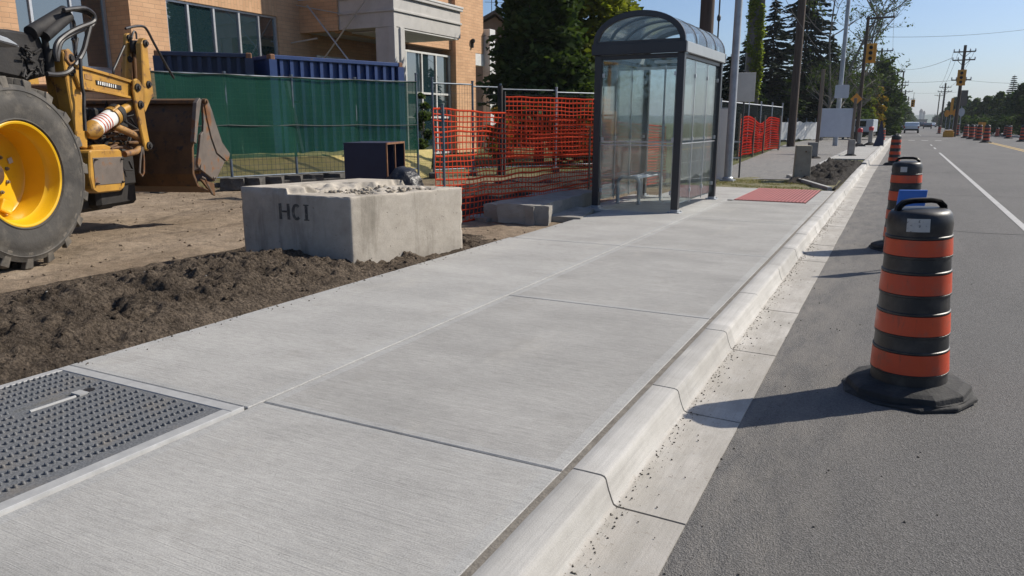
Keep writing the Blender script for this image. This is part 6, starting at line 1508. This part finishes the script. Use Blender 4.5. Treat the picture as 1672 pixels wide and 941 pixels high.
a = at(1404, 52); c = at(1411, 50.1); b.bar((a[0], a[1] - .1, zat(1404, 66, 52)), (c[0], c[1], zat(1411, 66, 50)), .06); o = b.build('signal_bracket', M['wire']); tag(o, 'short dark arm holding the nearer left signal to its pole', 'bracket')
wire('span wire carrying the small middle signal', (*at(1457, 118)[:2], zat(1457, 150, 118)), (*at(1562, 81)[:2], zat(1562, 150, 81)), .2, .012)
wire('vertical hanger wire above the small middle signal', (*at(1487, 96)[:2], zat(1487, 163, 96)), (*at(1487.2, 96)[:2], zat(1487, 151, 96)), 0, .03)
# ---------------- far road furniture
def roadsign(label, px, d, z0, z1, w, mat, shape='sq', ph=None):
    p = at(px, d); o = thing('road_sign', label, 'road sign', p, R(-4)); zc, hh = (z0 + z1) / 2, (z1 - z0) / 2
    b = MB(); b.tube([(0, .03, -.1), (0, .03, z1 + .02)], .035, 6); b.build('post', M['galv'], o)
    if shape == 'di': P = [(0, zc - hh), (w, zc), (0, zc + hh), (-w, zc)]
    elif shape == 'ci': P = [(w * math.cos(a), zc + hh * math.sin(a)) for a in np.linspace(0, 6.283, 17)[:-1]]
    else: P = [(-w, z0), (w, z0), (w, z1), (-w, z1)]
    b = MB(); b.plate(P, -.02, 0, lambda x, z, t: (x, t, z)); b.build('panel', M[mat], o); return o
roadsign('tall thin yellow sign left of the right signal pole', 1551, 85, 2.2, 4.0, .14, 'signyellow'); roadsign('orange sign just left of the dark signal pole', 1556.5, 83, 2.0, 2.8, .28, 'amber', 'di'); roadsign('small orange round sign left of the yellow sign', 1544.5, 90, 2.0, 2.8, .28, 'amber', 'ci')
roadsign('round grey backed sign just right of the signal pole', 1568, 82, 2.0, 2.9, .3, 'signback', 'ci'); roadsign('large grey sign back right of the signal pole', 1567, 86, 3.2, 4.9, .45, 'house_wall')
roadsign('orange board among the far right barriers', 1604, 80, .3, 1.4, .35, 'amber'); roadsign('orange board near the grey cabinet on the far right', 1660, 92, .3, 1.5, .35, 'orange_far')
cb = thing('utility_cabinet', 'grey green utility cabinet behind the drums on the far right', 'cabinet', at(1621, 98), 0); b = MB(); b.bx(-.35, .35, -.3, .3, -.05, 1.9); b.build('body', M['signback'], cb, bevel=.03); b = MB(); b.bx(-.28, .28, -.312, -.301, .2, 1.75); b.build('door', M['galv'], cb)
b = MB(); b.bx(-.5, .5, -.25, .25, 0, .55); b.bx(-.4, .4, -.2, .2, .55, .7); o = b.build('barrier_base', M['signyellow'], None, bevel=.05); o.location = (*at(1551, 79)[:2], gz); tag(o, 'low yellow barrier base left of the dark signal pole', 'barrier')
# grain towers on the skyline
for px, yt, w, lab in ((1502, 181, 5.6, 'taller grey tower with red cap on the far skyline'), (1507, 184, 4.2, 'shorter grey tower with red cap on the far skyline')):
    d = 1400; p = at(px, d); zt = zat(px, yt, d); o = thing('silo_tower', lab, 'tower', (p[0], p[1], 0)); s = d / 1237
    b = MB(); b.lathe([(w * .42 * s, -5), (w * .42 * s, zt - 3 * s)], 16); b.build('shaft', M['house_wall'], o); b = MB(); b.lathe([(w * .46 * s, zt - 3 * s), (w * .46 * s, zt), (w * .2 * s, zt + 2.5 * s), (.1, zt + 3 * s)], 16); b.build('cap', M['rust'], o)
ov = thing('far_building', 'low grey building at the far end of the road', 'building', at(1501, 560), 0); b = MB(); b.bx(-8, 5, 0, 12, 0, 3.2); b.build('wall', M['house_wall'], ov); b = MB(); b.bx(-8.4, 5.4, -.4, 12.4, 3.2, 3.6); b.build('roof', M['roof_dark'], ov)
# ---------------- vehicles
def car(name, label, cat, p, rz, body, L=4.5, W=1.8, H=1.5, kind='sedan'):
    o = thing(name, label, cat, p, rz); hw = W / 2
    if kind == 'sedan': pr = [(-L / 2, .35), (-L / 2, .85), (-L / 2 + .15, .98), (-L * .30, 1.0), (-L * .19, H - .04), (L * .08, H), (L * .23, 1.0), (L * .44, .88), (L / 2, .7), (L / 2, .35)]; gl = [(-L * .29, 1.01), (-L * .185, H - .09), (L * .07, H - .05), (L * .20, 1.01)]
    elif kind == 'suv': pr = [(-L / 2, .4), (-L / 2, 1.05), (-L * .46, 1.15), (-L * .42, H - .05), (-L * .1, H), (L * .12, H - .05), (L * .26, 1.1), (L * .46, .98), (L / 2, .8), (L / 2, .4)]; gl = [(-L * .44, 1.16), (-L * .405, H - .1), (L * .10, H - .09), (L * .23, 1.12)]
    else: pr = [(-L / 2, .5), (-L / 2, 1.25), (-L * .02, 1.25), (.0, H - .05), (L * .05, H), (L * .22, H), (L * .30, 1.3), (L * .47, 1.15), (L / 2, .9), (L / 2, .5)]; gl = [(.02 * L, 1.3), (.03 * L, H - .1), (L * .2, H - .08), (L * .26, 1.3)]
    b = MB(); b.plate(pr, -hw, hw, lambda y, z, t: (t * (1 - .10 * max(0, (z - 1.0))), y, z)); b.build('body', M[body], o, bevel=.05, seg=2)
    b = MB(); b.plate(gl, -hw - .004, hw + .004, lambda y, z, t: (t * (1 - .10 * max(0, (z - 1.0))), y, z)); b.build('side_window', M['carglass'], o)
    y0, z0 = gl[0]; y1, z1 = gl[1]; b = MB(); dy = -.03
    b.add([(-hw * .82, y0 + dy - .02, z0 + .05), (hw * .82, y0 + dy - .02, z0 + .05), (hw * .74, y1 + dy, z1 - .02), (-hw * .74, y1 + dy, z1 - .02), (-hw * .82, y0 + .1, z0 + .05), (hw * .82, y0 + .1, z0 + .05), (hw * .74, y1 + .1, z1 - .02), (-hw * .74, y1 + .1, z1 - .02)], [(0, 1, 2, 3), (4, 5, 6, 7), (0, 1, 5, 4), (2, 3, 7, 6), (1, 2, 6, 5), (0, 3, 7, 4)]); b.build('rear_window', M['carglass'], o)
    for s in (-1, 1):
        b = MB(); b.bx(s * hw * .94 - .12, s * hw * .94 + .05, -L / 2 - .02, -L / 2 + .12, .72, .95); b.build('tail_lamp', M['tail'], o)
        for y in (-L * .3, L * .31):
            b = MB(); b.lathe([(.15, -.1), (.31, -.1), (.33, -.05), (.33, .09), (.30, .11), (.2, .11), (.18, .07), (.02, .07)], 18, (s * (hw - .08), y, .33), 'X'); w = b.build('wheel', M['rubber'], o, smooth=True)
            b = MB(); b.lathe([(.19, s * .108), (.17, s * .115), (.02, s * .118)], 14, (s * (hw - .08), y, .33), 'X'); b.build('rim', M['alu'], w)
    b = MB(); b.bx(-hw * .95, hw * .95, -L / 2 - .06, -L / 2 - .001, .38, .62); b.build('bumper', M['dark'], o, bevel=.02); return o
car('suv', 'white suv driving away in the far lane', 'car', (*at(1489.5, 108)[:2], gz), 0, 'car_white', 4.6, 1.85, 1.55, 'suv')
car('hatchback', 'dark grey car just left of the white suv', 'car', (*at(1480, 150)[:2], gz), R(12), 'car_grey', 4.5, 1.8, 1.5, 'suv')
car('sedan', 'dark sedan coming along the far road', 'car', (*at(1515, 185)[:2], gz), 0, 'car_dark', 4.5, 1.8, 1.4)
car('sedan', 'small dark car behind the white suv', 'car', (*at(1503.5, 215)[:2], gz), 0, 'car_dark', 4.4, 1.8, 1.5)
car('sedan', 'tiny red car far down the road', 'car', (*at(1508, 280)[:2], gz), 0, 'car_red', 4.4, 1.8, 1.5)
car('sedan', 'tiny pale car right of the far dark sedan', 'car', (*at(1523, 240)[:2], gz), 0, 'car_white', 4.4, 1.8, 1.4)
M['truck_body'] = pm('truck_body', (.42, .46, .49), (.38, .42, .45), .35, 2)
vt = thing('box_truck', 'white truck with teal tinted rear window beyond the sign board', 'truck', at(1409, 61), R(-4))
b = MB(); b.bx(-.78, .78, 0, 3.2, .62, 1.62); b.build('body', M['truck_body'], vt, bevel=.06, seg=2); b = MB(); b.bx(-.55, .25, -.012, .02, 1.05, 1.5); b.build('rear_window', M['carglass'], vt); b = MB(); b.bx(-.8, .8, -.1, .0, .42, .6); b.bx(-.7, .7, .0, 3.0, .35, .61); b.build('bumper', M['dark'], vt, split=True)
for s in (-1, 1):
    b = MB(); b.lathe([(.2, -.1), (.36, -.1), (.38, 0), (.36, .1), (.2, .1)], 18, (s * .66, .5, .36), 'X'); b.build('wheel', M['rubber'], vt, smooth=True); b = MB(); b.bx(s * .70 - .05, s * .70 + .05, -.015, .01, .7, .95); b.build('tail_lamp', M['tail'], vt)
# shop-side clutter: yellow bags behind fence end, weeds by the path
# woods across the road and behind, standing outside the picture: seen only mirrored in the glass
lump = [(random.uniform(19, 26), random.uniform(-45, 25), 2.5, 2.4, 2.4, random.uniform(2.2, 4.5)) for _ in range(46)] + [(random.uniform(-40, 20), random.uniform(-48, -36), 2.5, 2.6, 2.4, random.uniform(2.2, 4.5)) for _ in range(50)]
V, F = leaf_cloud(lump, 26000, .24); tag(npmesh('woods', V, F, M['leaf_mid']), kind='stuff')
# ---------------- light and camera
SUN = Vector((.70, .715, 0)).normalized() * math.cos(R(40.0)); SUN.z = math.sin(R(40.0))
ld_ = bpy.data.lights.new('sun', 'SUN'); ld_.energy = 5.0; ld_.angle = R(.55); ld_.color = (1, .93, .82)
so = bpy.data.objects.new('sun', ld_); COL.objects.link(so); so.rotation_euler = (-SUN).to_track_quat('-Z', 'Y').to_euler(); so.location = (20, 20, 30)
w = bpy.data.worlds.new('World'); scn.world = w; w.use_nodes = True; nt = w.node_tree; nt.nodes.clear()
sk = nt.nodes.new('ShaderNodeTexSky'); sk.sky_type = 'NISHITA'; sk.sun_disc = False; sk.sun_elevation = R(40.0); sk.sun_rotation = math.atan2(.70, .715); sk.altitude = 150; sk.air_density = .9; sk.dust_density = 1.6; sk.ozone_density = 6.5
bgn = nt.nodes.new('ShaderNodeBackground'); bgn.inputs['Strength'].default_value = .105; ow = nt.nodes.new('ShaderNodeOutputWorld'); nt.links.new(sk.outputs[0], bgn.inputs[0]); nt.links.new(bgn.outputs[0], ow.inputs[0])
cam = bpy.data.cameras.new('camera'); cam.sensor_width = 36; cam.lens = FL / 1672 * 36; cam.clip_start = .05; cam.clip_end = 9000
co = bpy.data.objects.new('camera', cam); COL.objects.link(co); co.location = (0, 0, 1.38); co.rotation_euler = (math.pi / 2 - PITCH, 0, YAW); scn.camera = co
scn.render.engine = 'CYCLES'; scn.cycles.use_denoising = True; scn.cycles.max_bounces = 8; scn.cycles.transparent_max_bounces = 24
scn.view_settings.view_transform = 'Standard'; scn.view_settings.look = 'None'; scn.view_settings.exposure = .22; scn.view_settings.gamma = 1
# ---------------- thin summer haze over the long road
m, nt, o_ = new_mat('haze'); pv = nt.nodes.new('ShaderNodeVolumePrincipled'); pv.inputs['Color'].default_value = (.80, .87, .95, 1); pv.inputs['Density'].default_value = .00024; pv.inputs['Anisotropy'].default_value = .2
nt.links.new(pv.outputs[0], o_.inputs['Volume'])
b = MB(); b.bx(-2600, 2600, -70, 3100, -6.5, 70); tag(b.build('haze', m), kind='stuff')
scn.cycles.volume_bounces = 0
